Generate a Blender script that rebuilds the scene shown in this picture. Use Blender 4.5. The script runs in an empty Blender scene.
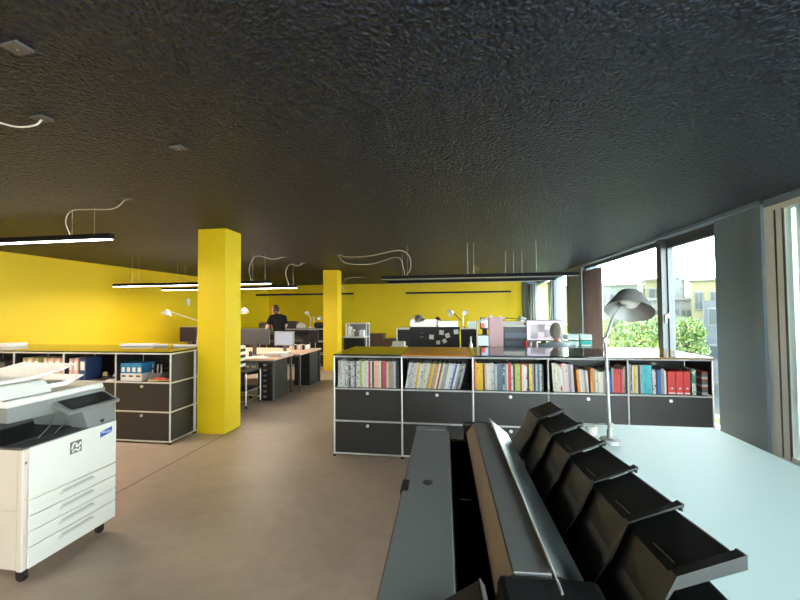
import bpy, bmesh, math, random
from mathutils import Vector, Matrix, Euler
random.seed(7)
scn = bpy.context.scene
COL = scn.collection
R = math.radians
# ------------------------------------------------------------------ camera, light, exposure
cam_d = bpy.data.cameras.new('camera'); cam = bpy.data.objects.new('camera', cam_d); COL.objects.link(cam)
cam_d.sensor_width = 36.0; cam_d.lens = 36.0*370/800; cam_d.clip_start = .02; cam_d.clip_end = 500
YAW, PITCH, ROLL = .1465, .0282, -.0083
cam.matrix_world = (Matrix.Translation((0, 0, 1.581)) @ Matrix.Rotation(YAW, 4, 'Z') @
                    Matrix.Rotation(math.pi/2 + PITCH, 4, 'X') @ Matrix.Rotation(ROLL, 4, 'Z'))
scn.camera = cam
world = bpy.data.worlds.new('world'); scn.world = world; world.use_nodes = True
wn = world.node_tree.nodes; wl = world.node_tree.links
bg = wn['Background']; bg.inputs[1].default_value = 13.5
tc = wn.new('ShaderNodeTexCoord'); sp = wn.new('ShaderNodeSeparateXYZ'); rp = wn.new('ShaderNodeValToRGB')
wl.new(tc.outputs['Generated'], sp.inputs[0]); wl.new(sp.outputs['Z'], rp.inputs[0]); wl.new(rp.outputs[0], bg.inputs[0])
rp.color_ramp.elements[0].position = 0.0; rp.color_ramp.elements[0].color = (.93, .985, 1, 1)
rp.color_ramp.elements[1].position = .6; rp.color_ramp.elements[1].color = (.84, .93, 1, 1)
vs = scn.view_settings
vs.view_transform = 'Standard'; vs.look = 'None'; vs.exposure = 1.1; vs.gamma = 1.0; vs.use_curve_mapping = False
cy = scn.cycles
cy.max_bounces = 10; cy.transparent_max_bounces = 12; cy.diffuse_bounces = 5; cy.glossy_bounces = 4
cy.sample_clamp_indirect = 6; cy.caustics_reflective = False; cy.caustics_refractive = False
HC = 2.677
LAMP_W = 33       # watts of a lit pendant, downwards
# ------------------------------------------------------------------ materials
MATS = {}
def mat(name, col, rough=.5, metal=0., spec=.5, coat=0., bump=0., bscale=50., var=0., vscale=5., emit=None, estr=0., sheen=0.):
    if name in MATS: return MATS[name]
    m = bpy.data.materials.new(name); m.use_nodes = True; MATS[name] = m
    n = m.node_tree.nodes; l = m.node_tree.links; p = n['Principled BSDF']
    p.inputs['Base Color'].default_value = (*col, 1); p.inputs['Roughness'].default_value = rough
    p.inputs['Metallic'].default_value = metal; p.inputs['Specular IOR Level'].default_value = spec
    p.inputs['Coat Weight'].default_value = coat; p.inputs['Coat Roughness'].default_value = .03
    if emit: p.inputs['Emission Color'].default_value = (*emit, 1); p.inputs['Emission Strength'].default_value = estr
    t = n.new('ShaderNodeTexCoord')
    if var > 0:
        nz = n.new('ShaderNodeTexNoise'); nz.inputs['Scale'].default_value = vscale; nz.inputs['Detail'].default_value = 6
        l.new(t.outputs['Object'], nz.inputs['Vector'])
        mx = n.new('ShaderNodeMix'); mx.data_type = 'RGBA'
        mx.inputs[6].default_value = (*[c*(1-var) for c in col], 1); mx.inputs[7].default_value = (*[min(1, c*(1+var)) for c in col], 1)
        l.new(nz.outputs[0], mx.inputs[0]); l.new(mx.outputs[2], p.inputs['Base Color'])
    if bump > 0:
        nb = n.new('ShaderNodeTexNoise'); nb.inputs['Scale'].default_value = bscale; nb.inputs['Detail'].default_value = 3
        l.new(t.outputs['Object'], nb.inputs['Vector'])
        b = n.new('ShaderNodeBump'); b.inputs['Strength'].default_value = bump; b.inputs['Distance'].default_value = .01
        l.new(nb.outputs[0], b.inputs['Height']); l.new(b.outputs[0], p.inputs['Normal'])
    return m
def glass_mat():
    m = bpy.data.materials.new('window_glass'); m.use_nodes = True; n = m.node_tree.nodes; l = m.node_tree.links
    n.remove(n['Principled BSDF']); o = n['Material Output']
    t = n.new('ShaderNodeBsdfTransparent'); t.inputs[0].default_value = (.93, .98, .97, 1)
    g = n.new('ShaderNodeBsdfGlossy'); g.inputs['Roughness'].default_value = .01
    f = n.new('ShaderNodeLayerWeight'); pw = n.new('ShaderNodeMath'); pw.operation = 'POWER'; pw.inputs[1].default_value = 5.0
    l.new(f.outputs['Facing'], pw.inputs[0]); ma = n.new('ShaderNodeMath'); ma.operation = 'MULTIPLY_ADD'; ma.inputs[1].default_value = .6; ma.inputs[2].default_value = .03; l.new(pw.outputs[0], ma.inputs[0])
    mx = n.new('ShaderNodeMixShader'); l.new(ma.outputs[0], mx.inputs[0]); l.new(t.outputs[0], mx.inputs[1]); l.new(g.outputs[0], mx.inputs[2])
    l.new(mx.outputs[0], o.inputs[0]); return m
GLASS = glass_mat()
def cloth_mat(name, col, tr=.5):
    m = bpy.data.materials.new(name); m.use_nodes = True; n = m.node_tree.nodes; l = m.node_tree.links
    n.remove(n['Principled BSDF']); o = n['Material Output']
    d = n.new('ShaderNodeBsdfDiffuse'); d.inputs[0].default_value = (*col, 1)
    t = n.new('ShaderNodeBsdfTranslucent'); t.inputs[0].default_value = (*col, 1)
    mx = n.new('ShaderNodeMixShader'); mx.inputs[0].default_value = tr
    l.new(d.outputs[0], mx.inputs[1]); l.new(t.outputs[0], mx.inputs[2]); l.new(mx.outputs[0], o.inputs[0]); return m
def floor_mat():
    m = mat('polished_concrete', (.33, .265, .205), .42)
    n = m.node_tree.nodes; l = m.node_tree.links; p = n['Principled BSDF']
    t = n.new('ShaderNodeTexCoord')
    a = n.new('ShaderNodeTexNoise'); a.inputs['Scale'].default_value = .9; a.inputs['Detail'].default_value = 8; a.inputs['Roughness'].default_value = .6; a.inputs['Distortion'].default_value = .6
    b = n.new('ShaderNodeTexNoise'); b.inputs['Scale'].default_value = 9; b.inputs['Detail'].default_value = 8
    l.new(t.outputs['Object'], a.inputs[0]); l.new(t.outputs['Object'], b.inputs[0])
    r = n.new('ShaderNodeValToRGB'); e = r.color_ramp.elements
    e[0].position = .3; e[0].color = (.41, .31, .235, 1); e[1].position = .7; e[1].color = (.60, .475, .37, 1)
    mm = n.new('ShaderNodeMath'); mm.operation = 'MULTIPLY_ADD'; mm.inputs[1].default_value = .35; l.new(b.outputs[0], mm.inputs[0])
    m2 = n.new('ShaderNodeMath'); m2.operation = 'MULTIPLY'; m2.inputs[1].default_value = .68; l.new(a.outputs[0], m2.inputs[0]); l.new(m2.outputs[0], mm.inputs[2])
    l.new(mm.outputs[0], r.inputs[0]); l.new(r.outputs[0], p.inputs['Base Color'])
    rr = n.new('ShaderNodeMapRange'); rr.inputs[3].default_value = .32; rr.inputs[4].default_value = .55; l.new(b.outputs[0], rr.inputs[0]); l.new(rr.outputs[0], p.inputs['Roughness'])
    return m
def ceil_mat():
    m = mat('sprayed_black_ceiling', (.011, .0125, .024), .45, spec=.38)
    n = m.node_tree.nodes; l = m.node_tree.links; p = n['Principled BSDF']
    t = n.new('ShaderNodeTexCoord')
    p.inputs['Specular Tint'].default_value = (.72, .82, 1, 1)
    v = n.new('ShaderNodeTexVoronoi'); v.inputs['Scale'].default_value = 62; v.feature = 'SMOOTH_F1'
    nz = n.new('ShaderNodeTexNoise'); nz.inputs['Scale'].default_value = 40; nz.inputs['Detail'].default_value = 5
    l.new(t.outputs['Object'], v.inputs[0]); l.new(t.outputs['Object'], nz.inputs[0])
    a = n.new('ShaderNodeMath'); a.operation = 'SUBTRACT'; l.new(nz.outputs[0], a.inputs[0]); l.new(v.outputs[0], a.inputs[1])
    b = n.new('ShaderNodeBump'); b.inputs['Strength'].default_value = 1.0; b.inputs['Distance'].default_value = .03
    l.new(a.outputs[0], b.inputs['Height']); l.new(b.outputs[0], p.inputs['Normal'])
    return m
def print_mat(name, col, accent=(.1, .1, .1), scale=60, thr=.5):
    """printed spine: small blocks of ink on the paper colour"""
    if name in MATS: return MATS[name]
    m = mat(name, col, .55); n = m.node_tree.nodes; l = m.node_tree.links; p = n['Principled BSDF']
    t = n.new('ShaderNodeTexCoord'); mp = n.new('ShaderNodeMapping'); mp.inputs['Scale'].default_value = (1, 1, .4)
    nz = n.new('ShaderNodeTexNoise'); nz.inputs['Scale'].default_value = scale; nz.inputs['Detail'].default_value = 2
    l.new(t.outputs['Object'], mp.inputs[0]); l.new(mp.outputs[0], nz.inputs[0])
    oi = n.new('ShaderNodeObjectInfo'); ad = n.new('ShaderNodeVectorMath'); l.new(mp.outputs[0], ad.inputs[0]); l.new(oi.outputs['Location'], ad.inputs[1]); l.new(ad.outputs[0], nz.inputs[0])
    r = n.new('ShaderNodeValToRGB'); r.color_ramp.interpolation = 'CONSTANT'
    r.color_ramp.elements[0].color = (*col, 1); r.color_ramp.elements[1].position = thr; r.color_ramp.elements[1].color = (*accent, 1)
    l.new(nz.outputs[0], r.inputs[0]); l.new(r.outputs[0], p.inputs['Base Color']); return m

M_YEL = mat('yellow_paint', (.70, .485, .001), .6, var=.03, vscale=1.2, bump=.05, bscale=200)
M_FLOOR = floor_mat(); M_CEIL = ceil_mat()
M_GREYWALL = mat('dark_grey_wall', (.14, .19, .235), .5)
M_FRAME = mat('dark_window_frame', (.045, .05, .055), .4)
M_LFRAME = mat('pale_aluminium_frame', (.72, .73, .68), .5)
M_BACKWALL = mat('light_wall', (.55, .53, .48), .7)
M_CHROME = mat('chrome', (.72, .72, .70), .35, metal=.55)
M_STEEL = mat('brushed_steel', (.55, .55, .55), .35, metal=1)
M_BLKPANEL = mat('black_powder_panel', (.022, .020, .020), .42)
M_BLKGLOSS = mat('black_glossy_top', (.012, .012, .012), .06, spec=.5)
M_BLUGLOSS = mat('dark_blue_glossy_top', (.012, .035, .07), .06, spec=.5)
M_ORGGLOSS = mat('rust_orange_glossy_top', (.62, .22, .03), .22, spec=.25)
M_AMBGLOSS = mat('amber_glossy_top', (.45, .24, .02), .06, spec=.6)
M_BLK = mat('black_plastic', (.014, .014, .015), .4)
M_BLKM = mat('matt_black', (.02, .02, .02), .7)
M_DGREY = mat('dark_grey_plastic', (.085, .085, .085), .45)
M_MGREY = mat('mid_grey_plastic', (.22, .22, .215), .4)
M_WHITE = mat('white_plastic', (.80, .765, .70), .4)
M_CREAM = mat('cream_plastic', (.72, .62, .52), .45)
M_PAPER = mat('paper_white', (.8, .78, .74), .7)
M_WOOD = mat('pale_wood', (.62, .40, .27), .45, var=.12, vscale=8)
M_BROWN = mat('brown_panel', (.10, .045, .025), .5)
M_PINK = mat('pink_card', (.80, .50, .52), .6)
M_CABLE = mat('pale_cable', (.55, .5, .45), .5)
M_LITE = mat('lamp_diffuser_lit', (.9, .9, .9), .5, emit=(1, .93, .85), estr=9)
M_OFF = mat('lamp_diffuser_off', (.35, .34, .32), .5)
# ------------------------------------------------------------------ mesh builder
class MB:
    def __init__(s): s.v = []; s.f = []; s.m = []; s.mi = 0
    def mat(s, i): s.mi = i; return s
    def add(s, vs, fs):
        b = len(s.v); s.v += [tuple(v) for v in vs]
        for f in fs: s.f.append(tuple(b+i for i in f)); s.m.append(s.mi)
        return s
    def box(s, x0, x1, y0, y1, z0, z1, bev=0, M=None):
        bm = bmesh.new(); bmesh.ops.create_cube(bm, size=1)
        for v in bm.verts: v.co = Vector(((x0+x1)/2+v.co.x*(x1-x0), (y0+y1)/2+v.co.y*(y1-y0), (z0+z1)/2+v.co.z*(z1-z0)))
        if bev: bmesh.ops.bevel(bm, geom=bm.edges[:], offset=bev, segments=2, affect='EDGES', profile=.5)
        return s.frombm(bm, M)
    def frombm(s, bm, M=None):
        if M is not None: bmesh.ops.transform(bm, matrix=M, verts=bm.verts)
        bm.verts.index_update()
        s.add([v.co[:] for v in bm.verts], [[v.index for v in f.verts] for f in bm.faces]); bm.free(); return s
    def prism(s, poly, axis, a, b, M=None):
        """extrude a 2-D polygon along an axis from a to b (poly in the two other axes, in order)"""
        n = len(poly)
        def P(p, t):
            if axis == 'x': q = (t, p[0], p[1])
            elif axis == 'y': q = (p[0], t, p[1])
            else: q = (p[0], p[1], t)
            return tuple(M @ Vector(q)) if M is not None else q
        vs = [P(p, a) for p in poly]+[P(p, b) for p in poly]
        fs = [tuple(range(n))[::-1], tuple(range(n, 2*n))]+[(i, (i+1) % n, n+(i+1) % n, n+i) for i in range(n)]
        return s.add(vs, fs)
    def tube(s, pts, r, seg=8, cap=True, r2=None):
        pts = [Vector(p) for p in pts]; n = len(pts); vs = []; fs = []
        up = Vector((0, 0, 1)); prev = None
        for i, p in enumerate(pts):
            d = (pts[min(i+1, n-1)]-pts[max(i-1, 0)]).normalized()
            if prev is None:
                a = d.cross(up);
                if a.length < .01: a = d.cross(Vector((1, 0, 0)))
            else: a = prev-d*prev.dot(d)
            a.normalize(); prev = a; b = d.cross(a)
            rr = r if r2 is None else r+(r2-r)*i/(n-1)
            for k in range(seg):
                t = 2*math.pi*k/seg; vs.append(p+a*rr*math.cos(t)+b*rr*math.sin(t))
        for i in range(n-1):
            for k in range(seg): fs.append((i*seg+k, i*seg+(k+1) % seg, (i+1)*seg+(k+1) % seg, (i+1)*seg+k))
        if cap: fs.append(tuple(range(seg))[::-1]); fs.append(tuple((n-1)*seg+k for k in range(seg)))
        return s.add(vs, fs)
    def lathe(s, prof, seg=20, M=None):
        """profile [(r,z)...] turned round z"""
        vs = []; fs = []; n = len(prof)
        for r, z in prof:
            for k in range(seg):
                t = 2*math.pi*k/seg; v = Vector((max(r, 1e-4)*math.cos(t), max(r, 1e-4)*math.sin(t), z)); vs.append(M @ v if M is not None else v)
        for i in range(n-1):
            for k in range(seg): fs.append((i*seg+k, i*seg+(k+1) % seg, (i+1)*seg+(k+1) % seg, (i+1)*seg+k))
        fs.append(tuple(range(seg))[::-1]); fs.append(tuple((n-1)*seg+k for k in range(seg)))
        return s.add(vs, fs)
    def build(s, name, mats, parent=None, smooth=False, loc=None, rotz=0, bevel=0):
        me = bpy.data.meshes.new(name); me.from_pydata(s.v, [], s.f)
        if not isinstance(mats, (list, tuple)): mats = [mats]
        for m in mats: me.materials.append(m)
        for p, i in zip(me.polygons, s.m): p.material_index = i
        bm = bmesh.new(); bm.from_mesh(me); bmesh.ops.recalc_face_normals(bm, faces=bm.faces); bm.to_mesh(me); bm.free()
        if smooth: me.shade_auto_smooth(angle=R(40)) if hasattr(me, 'shade_auto_smooth') else [setattr(p, 'use_smooth', True) for p in me.polygons]
        o = bpy.data.objects.new(name, me); COL.objects.link(o)
        if smooth:
            for p in me.polygons: p.use_smooth = True
            me.set_sharp_from_angle(angle=R(40)) if hasattr(me, 'set_sharp_from_angle') else None
        if bevel:
            b = o.modifiers.new('bevel', 'BEVEL'); b.width = bevel; b.segments = 2; b.limit_method = 'ANGLE'
        if parent: o.parent = parent
        if loc: o.location = loc
        o.rotation_euler.z = rotz
        return o
def tag(o, label, cat, group=None, kind=None):
    if label: o['label'] = label
    if cat: o['category'] = cat
    if group: o['group'] = group
    if kind: o['kind'] = kind
    return o
def thing(name, label, cat, loc=(0, 0, 0), rotz=0, group=None):
    o = bpy.data.objects.new(name, None); COL.objects.link(o); o.location = loc; o.rotation_euler.z = rotz
    o.empty_display_size = .1
    return tag(o, label, cat, group)
def struct(name, mb, m, smooth=False, loc=None):
    o = mb.build(name, m, smooth=smooth, loc=loc); o['kind'] = 'structure'; return o
def box(*a, **k): return MB().box(*a, **k)
def part(name, mb, m, parent, smooth=False, label=None, bevel=0):
    o = mb.build(name, m, parent, smooth, bevel=bevel)
    if label: o['label'] = label
    return o
def text(name, body, size, m, parent, loc, rot, ext=.0005):
    c = bpy.data.curves.new(name, 'FONT'); c.body = body; c.size = size; c.extrude = ext; c.align_x = 'CENTER'; c.align_y = 'CENTER'
    tmp = bpy.data.objects.new(name+'_t', c); COL.objects.link(tmp)
    bpy.context.view_layer.update()
    me = bpy.data.meshes.new_from_object(tmp.evaluated_get(bpy.context.evaluated_depsgraph_get()))
    bpy.data.objects.remove(tmp); me.materials.clear(); me.materials.append(m)
    o = bpy.data.objects.new(name, me); COL.objects.link(o); o.parent = parent; o.location = loc; o.rotation_euler = rot; return o
def bez(pts, n=12):
    """smooth curve through points (Catmull-Rom)"""
    P = [Vector(p) for p in pts]; P = [P[0]*2-P[1]]+P+[P[-1]*2-P[-2]]; out = []
    for i in range(1, len(P)-2):
        for k in range(n):
            t = k/n; a, b, c, d = P[i-1:i+3]
            out.append(.5*((2*b)+(c-a)*t+(2*a-5*b+4*c-d)*t*t+(3*b-a-3*c+d)*t**3))
    out.append(P[-2]); return out
# ------------------------------------------------------------------ room shell
XL, XR, YF, YB = -7.86, 3.15, -3.2, 14.83
struct('floor', box(XL-.2, XR+.35, YF-.2, YB+.2, -.2, 0), M_FLOOR)
# control joints sawn in the concrete, a hair above the surface as thin dark filler
jm = mat('joint_filler', (.06, .045, .035), .8)
struct('trim_1', box(-2.956, -2.948, YF+.1, 4.9, 0, .0012), jm)
struct('trim_2', box(-3.5, 3.0, 6.99, 6.997, 0, .0012), jm)
struct('ceiling', box(XL-.2, XR+.35, YF-.2, YB+.2, HC, HC+.2), M_CEIL)
struct('wall_left', box(XL-.2, XL, YF-.2, YB+.2, 0, HC), M_YEL)
struct('wall_back', box(XL, 2.58, YB, YB+.2, 0, HC), M_YEL)
b = MB(); b.box(XL, .4, YF-.2, YF, 0, HC); b.box(2.9, XR+.35, YF-.2, YF, 0, HC); b.box(.4, 2.9, YF-.2, YF, 0, .5); b.box(.4, 2.9, YF-.2, YF, 2.5, HC)
struct('wall_front', b, M_BACKWALL)
w7 = bpy.data.objects.new('window_7', None); COL.objects.link(w7); w7.location = (.4, YF-.1, .5); w7['kind'] = 'structure'  # unseen window added so daylight reaches the fronts facing the camera
b = MB(); b.box(0, .07, 0, .08, 0, 2.0); b.box(2.43, 2.5, 0, .08, 0, 2.0); b.box(1.2, 1.27, 0, .08, .07, 1.93); b.box(.07, 2.43, 0, .08, 0, .07); b.box(.07, 2.43, 0, .08, 1.93, 2.0)
part('window_frame', b, M_FRAME, w7); part('glass_pane', box(.07, 2.43, .035, .04, .07, 1.93), GLASS, w7)
# yellow skirting-less wall, narrow dark post and grey curtain beside it at the back
struct('trim_3', box(2.58, 2.78, YB-.03, YB+.2, 0, HC), M_FRAME)
struct('wall_back_corner', box(2.78, XR+.3, YB, YB+.2, 0, HC), M_GREYWALL)
# right wall: piers, lintel, window units
def pier(name, y0, y1, x0=XR, x1=XR+.35, m=M_GREYWALL): return struct(name, box(x0, x1, y0, y1, 0, HC), m)
pier('wall_right', 4.28, 5.02, XR)
pier('wall_right', 4.28, 4.44, XR-.03, XR)
pier('wall_right', 9.75, 11.0, XR-.02)
pier('wall_right', 12.75, 12.95)
pier('wall_right', YF, -2.6)
pier('wall_right', .55, .95)
struct('trim_4', box(XR-.06, XR+.3, 4.28, YB, 2.635, HC), M_GREYWALL)
struct('trim_5', box(XR, XR+.3, YF, 4.28, 2.60, HC), M_GREYWALL)
struct('baseboard_right', box(XR, XR+.3, 4.28, YB, 0, .035), M_FRAME)
def window(n, y0, y1, z0, z1, fr=.06, ft=.06, fm=M_FRAME, mull=(), x=XR+.06, handle=None):
    w = bpy.data.objects.new('window_%d' % n, None); COL.objects.link(w); w.location = (x, y0, z0); w['kind'] = 'structure'
    b = MB(); L = y1-y0; H = z1-z0; d = .08
    b.box(0, d, 0, fr, 0, H); b.box(0, d, L-fr, L, 0, H); b.box(0, d, fr, L-fr, 0, fr); b.box(0, d, fr, L-fr, H-ft, H)
    for m_ in mull: b.box(0, d, m_-y0-.035, m_-y0+.035, fr, H-ft)
    part('window_frame', b, fm, w)
    part('glass_pane', box(d*.45, d*.5, fr, L-fr, fr, H-ft), GLASS, w)
    if handle:
        hb = MB(); hy, hz = handle[0]-y0, handle[1]-z0
        hb.box(-.012, 0, hy-.015, hy+.015, hz-.04, hz+.04, .003); hb.box(-.045, -.01, hy-.008, hy+.008, hz-.008, hz+.008)
        hb.box(-.05, -.036, hy-.01, hy+.01, hz-.11, hz+.012, .003)
        part('window_handle', hb, M_WHITE, w, label='white window handle')
    return w
window(1, 6.28, 9.75, .035, 2.635, .10)
window(2, 5.02, 6.18, .035, 2.635, .045, .14, handle=(6.14, 1.47))
struct('trim_6', box(XR-.02, XR+.14, 6.16, 6.30, 0, 2.635), M_FRAME)
window(3, .95, 4.28, .035, 2.60, .12, .06, M_LFRAME, mull=(4.105,), x=XR)
window(4, -2.6, .55, .035, 2.60, .07)
window(5, 11.0, 12.75, .035, 2.635, .07)
window(6, 12.95, YB, .035, 2.635, .07)
struct('trim_7', box(XR+.0, XR+.05, 9.75, 11.0, 2.4, 2.56), M_FRAME)
part('trim_8', box(XR-.002, XR+.012, 4.142, 4.160, .12, 2.55), M_FRAME, None)['kind'] = 'structure'
part('trim_8', box(XR-.002, XR+.012, 4.058, 4.070, .12, 2.55), M_FRAME, None)['kind'] = 'structure'
# yellow columns
def column(x, y, w, d, label):
    o = MB().box(0, w, 0, d, 0, HC).build('column', M_YEL, loc=(x, y, 0), bevel=.004); tag(o, label, 'column')
column(-3.353, 4.435, .397, .357, 'square bright yellow column nearer the camera, between the two black sideboards')
column(-3.479, 9.49, .397, .357, 'square bright yellow column farther back, behind the left end of the book sideboard')
# curtains
def curtain(name, x, y0, y1, z0, z1, m, label, amp=.03, waves=9, along='y', n=None):
    b = MB(); N = waves*8; vs = []
    for i in range(N+1):
        t = i/N; u = y0+(y1-y0)*t; o = amp*math.sin(t*waves*2*math.pi)+amp*.3*math.sin(t*waves*5.1)
        for z in (z0, z1):
            vs.append((o, u-y0, z) if along == 'y' else (u-y0, o, z))
    b.add(vs, [(2*i, 2*i+2, 2*i+3, 2*i+1) for i in range(N)])
    o = b.build(name, m, smooth=True, loc=(x, y0, 0) if along == 'y' else (y0, x, 0))
    s = o.modifiers.new('solid', 'SOLIDIFY'); s.thickness = .004
    return tag(o, label, 'curtain')
curtain('curtain', XR-.0, 8.55, 9.7, .04, 2.5, cloth_mat('brown_grey_drape', (.28, .22, .20), .3), 'drawn-back brown-grey curtain at the far end of the large window', .025, 7)
curtain('curtain', YB-.10, 2.80, 3.08, .04, 2.55, cloth_mat('grey_drape', (.3, .3, .29), .3), 'narrow grey curtain in the back corner beside the yellow wall', .03, 3, along='x')
curtain('curtain', XR-.045, 12.75, 14.6, .04, 2.5, cloth_mat('pale_green_drape', (.72, .76, .50), .6), 'pale yellow-green sheer curtain over the farthest window', .015, 8)
bl = MB().box(0, .006, 0, 2.98, 0, 2.47)
bl.box(-.015, .02, 0, 2.95, -.03, 0)
o = bl.build('roller_blind', cloth_mat('white_blind', (.36, .38, .33), .18), loc=(XR+.12, 1.09, .16)); tag(o, 'pale translucent blind lowered behind the window at the right edge', 'blind')
# ------------------------------------------------------------------ outside
GZ = -8.0
def ground():
    struct('ground', box(3.6, 90, -30, 120, GZ-.3, GZ), mat('street_asphalt', (.05, .05, .05), .9, var=.1))
ground()
bpane = mat('outside_pane', (.012, .018, .02), .3, spec=.2)
bframe = mat('outside_frame', (.045, .045, .042), .6)
def building(name, label, p0, p1, depth, h, cols, rows, wm, parapet=.6, ww=1.2, wh=1.5, roof=None, setback=False):
    """p0->p1 is the facade line on the ground, left to right as seen from the office"""
    a = Vector((*p0, GZ)); d = Vector((p1[0]-p0[0], p1[1]-p0[1], 0)); L = d.length; ang = math.atan2(d.y, d.x)
    t = thing(name, label, 'building', a, ang)
    H = h-GZ
    part('wall', box(0, L, 0, depth, 0, H), wm, t)
    c = MB(); c.box(-.15, L+.15, -.25, depth, H, H+.22)
    for r_ in range(1, rows): c.box(0, L, -.06, .0, H-r_*3.0-.1, H-r_*3.0+.05)
    part('cornice', c, bframe, t)
    if setback:
        part('attic_storey', box(.8, L-.8, 1.5, depth, H+.2, H+1.9), mat('attic_'+name, (.04, .046, .045), .7), t)
        for k in range(3): part('chimney', box(L*(.2+.25*k), L*(.2+.25*k)+.6, 3, 3.6, H+1.9, H+2.5), bframe, t)
    for r_ in range(rows):
        for k in range(cols):
            x = L*(k+.5)/cols; z = H-.8-wh-3.0*r_
            if z < 1: continue
            w = part('window', MB().box(x-ww/2, x+ww/2, -.08, .02, z, z+wh), bframe, t)
            q = MB()
            for sx in (-1, 1): q.box(x+sx*ww*.24-ww*.19, x+sx*ww*.24+ww*.19, -.10, -.07, z+.1, z+wh-.1)
            part('pane', q, bpane, w)
    return t
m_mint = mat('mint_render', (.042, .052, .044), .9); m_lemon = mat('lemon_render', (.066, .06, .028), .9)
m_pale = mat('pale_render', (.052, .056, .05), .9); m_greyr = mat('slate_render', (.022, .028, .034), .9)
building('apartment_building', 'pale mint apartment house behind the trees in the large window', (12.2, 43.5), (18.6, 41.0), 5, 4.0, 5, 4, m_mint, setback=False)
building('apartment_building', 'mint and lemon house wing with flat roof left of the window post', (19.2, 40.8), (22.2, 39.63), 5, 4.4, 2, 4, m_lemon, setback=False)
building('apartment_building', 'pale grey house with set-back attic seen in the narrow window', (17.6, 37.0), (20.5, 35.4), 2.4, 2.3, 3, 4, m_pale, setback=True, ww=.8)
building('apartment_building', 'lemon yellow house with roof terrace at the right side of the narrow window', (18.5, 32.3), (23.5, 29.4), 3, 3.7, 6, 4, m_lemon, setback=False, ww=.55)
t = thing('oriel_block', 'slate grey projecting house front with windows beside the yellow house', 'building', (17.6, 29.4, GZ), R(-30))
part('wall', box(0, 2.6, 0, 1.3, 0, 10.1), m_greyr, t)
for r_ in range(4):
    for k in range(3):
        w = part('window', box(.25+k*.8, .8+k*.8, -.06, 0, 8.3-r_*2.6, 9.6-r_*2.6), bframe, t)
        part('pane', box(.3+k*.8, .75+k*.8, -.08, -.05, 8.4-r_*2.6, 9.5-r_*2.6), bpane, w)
# trees: trunk, branches, thousands of leaf blades
def leaves(b, n, rad, cz, seed, size=.2, squash=1.):
    rnd = random.Random(seed)
    lobes = [(Vector((rnd.uniform(-.6, .6)*rad, rnd.uniform(-.6, .6)*rad, cz+rnd.uniform(-.55, .6)*rad*squash)), rnd.uniform(.3, .55)*rad) for _ in range(16)]
    for i in range(n):
        c, r = rnd.choice(lobes)
        v = Vector((rnd.gauss(0, 1), rnd.gauss(0, 1), rnd.gauss(0, 1))).normalized()*r*rnd.uniform(.75, 1.05)
        p = c+v; e = Euler((rnd.uniform(0, 6.3), rnd.uniform(0, 6.3), rnd.uniform(0, 6.3))).to_matrix()
        s = size*rnd.uniform(.6, 1.3)
        q = [p+e @ Vector((x*s, y*s, z*s)) for x, y, z in ((-.5, 0, 0), (0, -.28, .06), (.55, 0, 0), (0, .28, .06))]
        b.mat(rnd.choice((0, 0, 0, 1))); b.add(q, [(0, 1, 2, 3)])
lf1 = mat('leaf_green', (.030, .068, .010), .6); lf2 = mat('leaf_lime', (.095, .12, .012), .6); lf3 = mat('leaf_sage', (.018, .045, .02), .6)
bark = mat('bark', (.08, .06, .045), .9)
def tree(x, y, top, rad, label, ms, seed, n=11000, size=.17):
    t = thing('street_tree', label, 'tree', (x, y, GZ)); H = top-GZ; cz = H-rad
    b = MB(); b.tube([(0, 0, 0), (.1, 0, H*.4), (0, .1, cz)], .22, 8, r2=.1)
    rnd = random.Random(seed)
    for k in range(7):
        a = k*.9; b.tube([(0, 0, cz*.75), (math.cos(a)*rad*.5, math.sin(a)*rad*.5, cz+rnd.uniform(-.2, .4)*rad)], .07, 6, r2=.03)
    part('trunk', b, bark, t)
    f = MB(); leaves(f, n, rad, cz, seed, size); part('foliage', f, ms, t)
tree(8.9, 28.0, 1.2, 2.4, 'lime green tree at the left of the large window', (lf2, lf1), 3)
tree(13.4, 33.0, 1.5, 3.0, 'bushy sage green tree below the lamp head', (lf3, lf2), 4)
tree(10.75, 22.6, 1.25, 1.7, 'yellow-green tree right of centre in the large window', (lf1, lf2), 5)
tree(14.5, 26.6, 1.15, 1.7, 'round green tree in the narrow window beside the post', (lf1, lf2), 6)
hb = MB(); leaves(hb, 6000, 2.2, 2.0, 11, .16, .5)
o = hb.build('hedge', [lf1, mat('yellow_flowers', (.2, .14, .01), .6)], loc=(13.5, 17.5, -4.2)); tag(o, 'yellow flowering shrub low down outside the narrow window', 'shrub')
hb = MB(); leaves(hb, 6000, 2.4, 1.6, 12, .15, .4)
o = hb.build('hedge', [lf2, lf1], loc=(8.6, 10.7, -4.0)); tag(o, 'light green shrub beneath the flowering one outside the narrow window', 'shrub')
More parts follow.
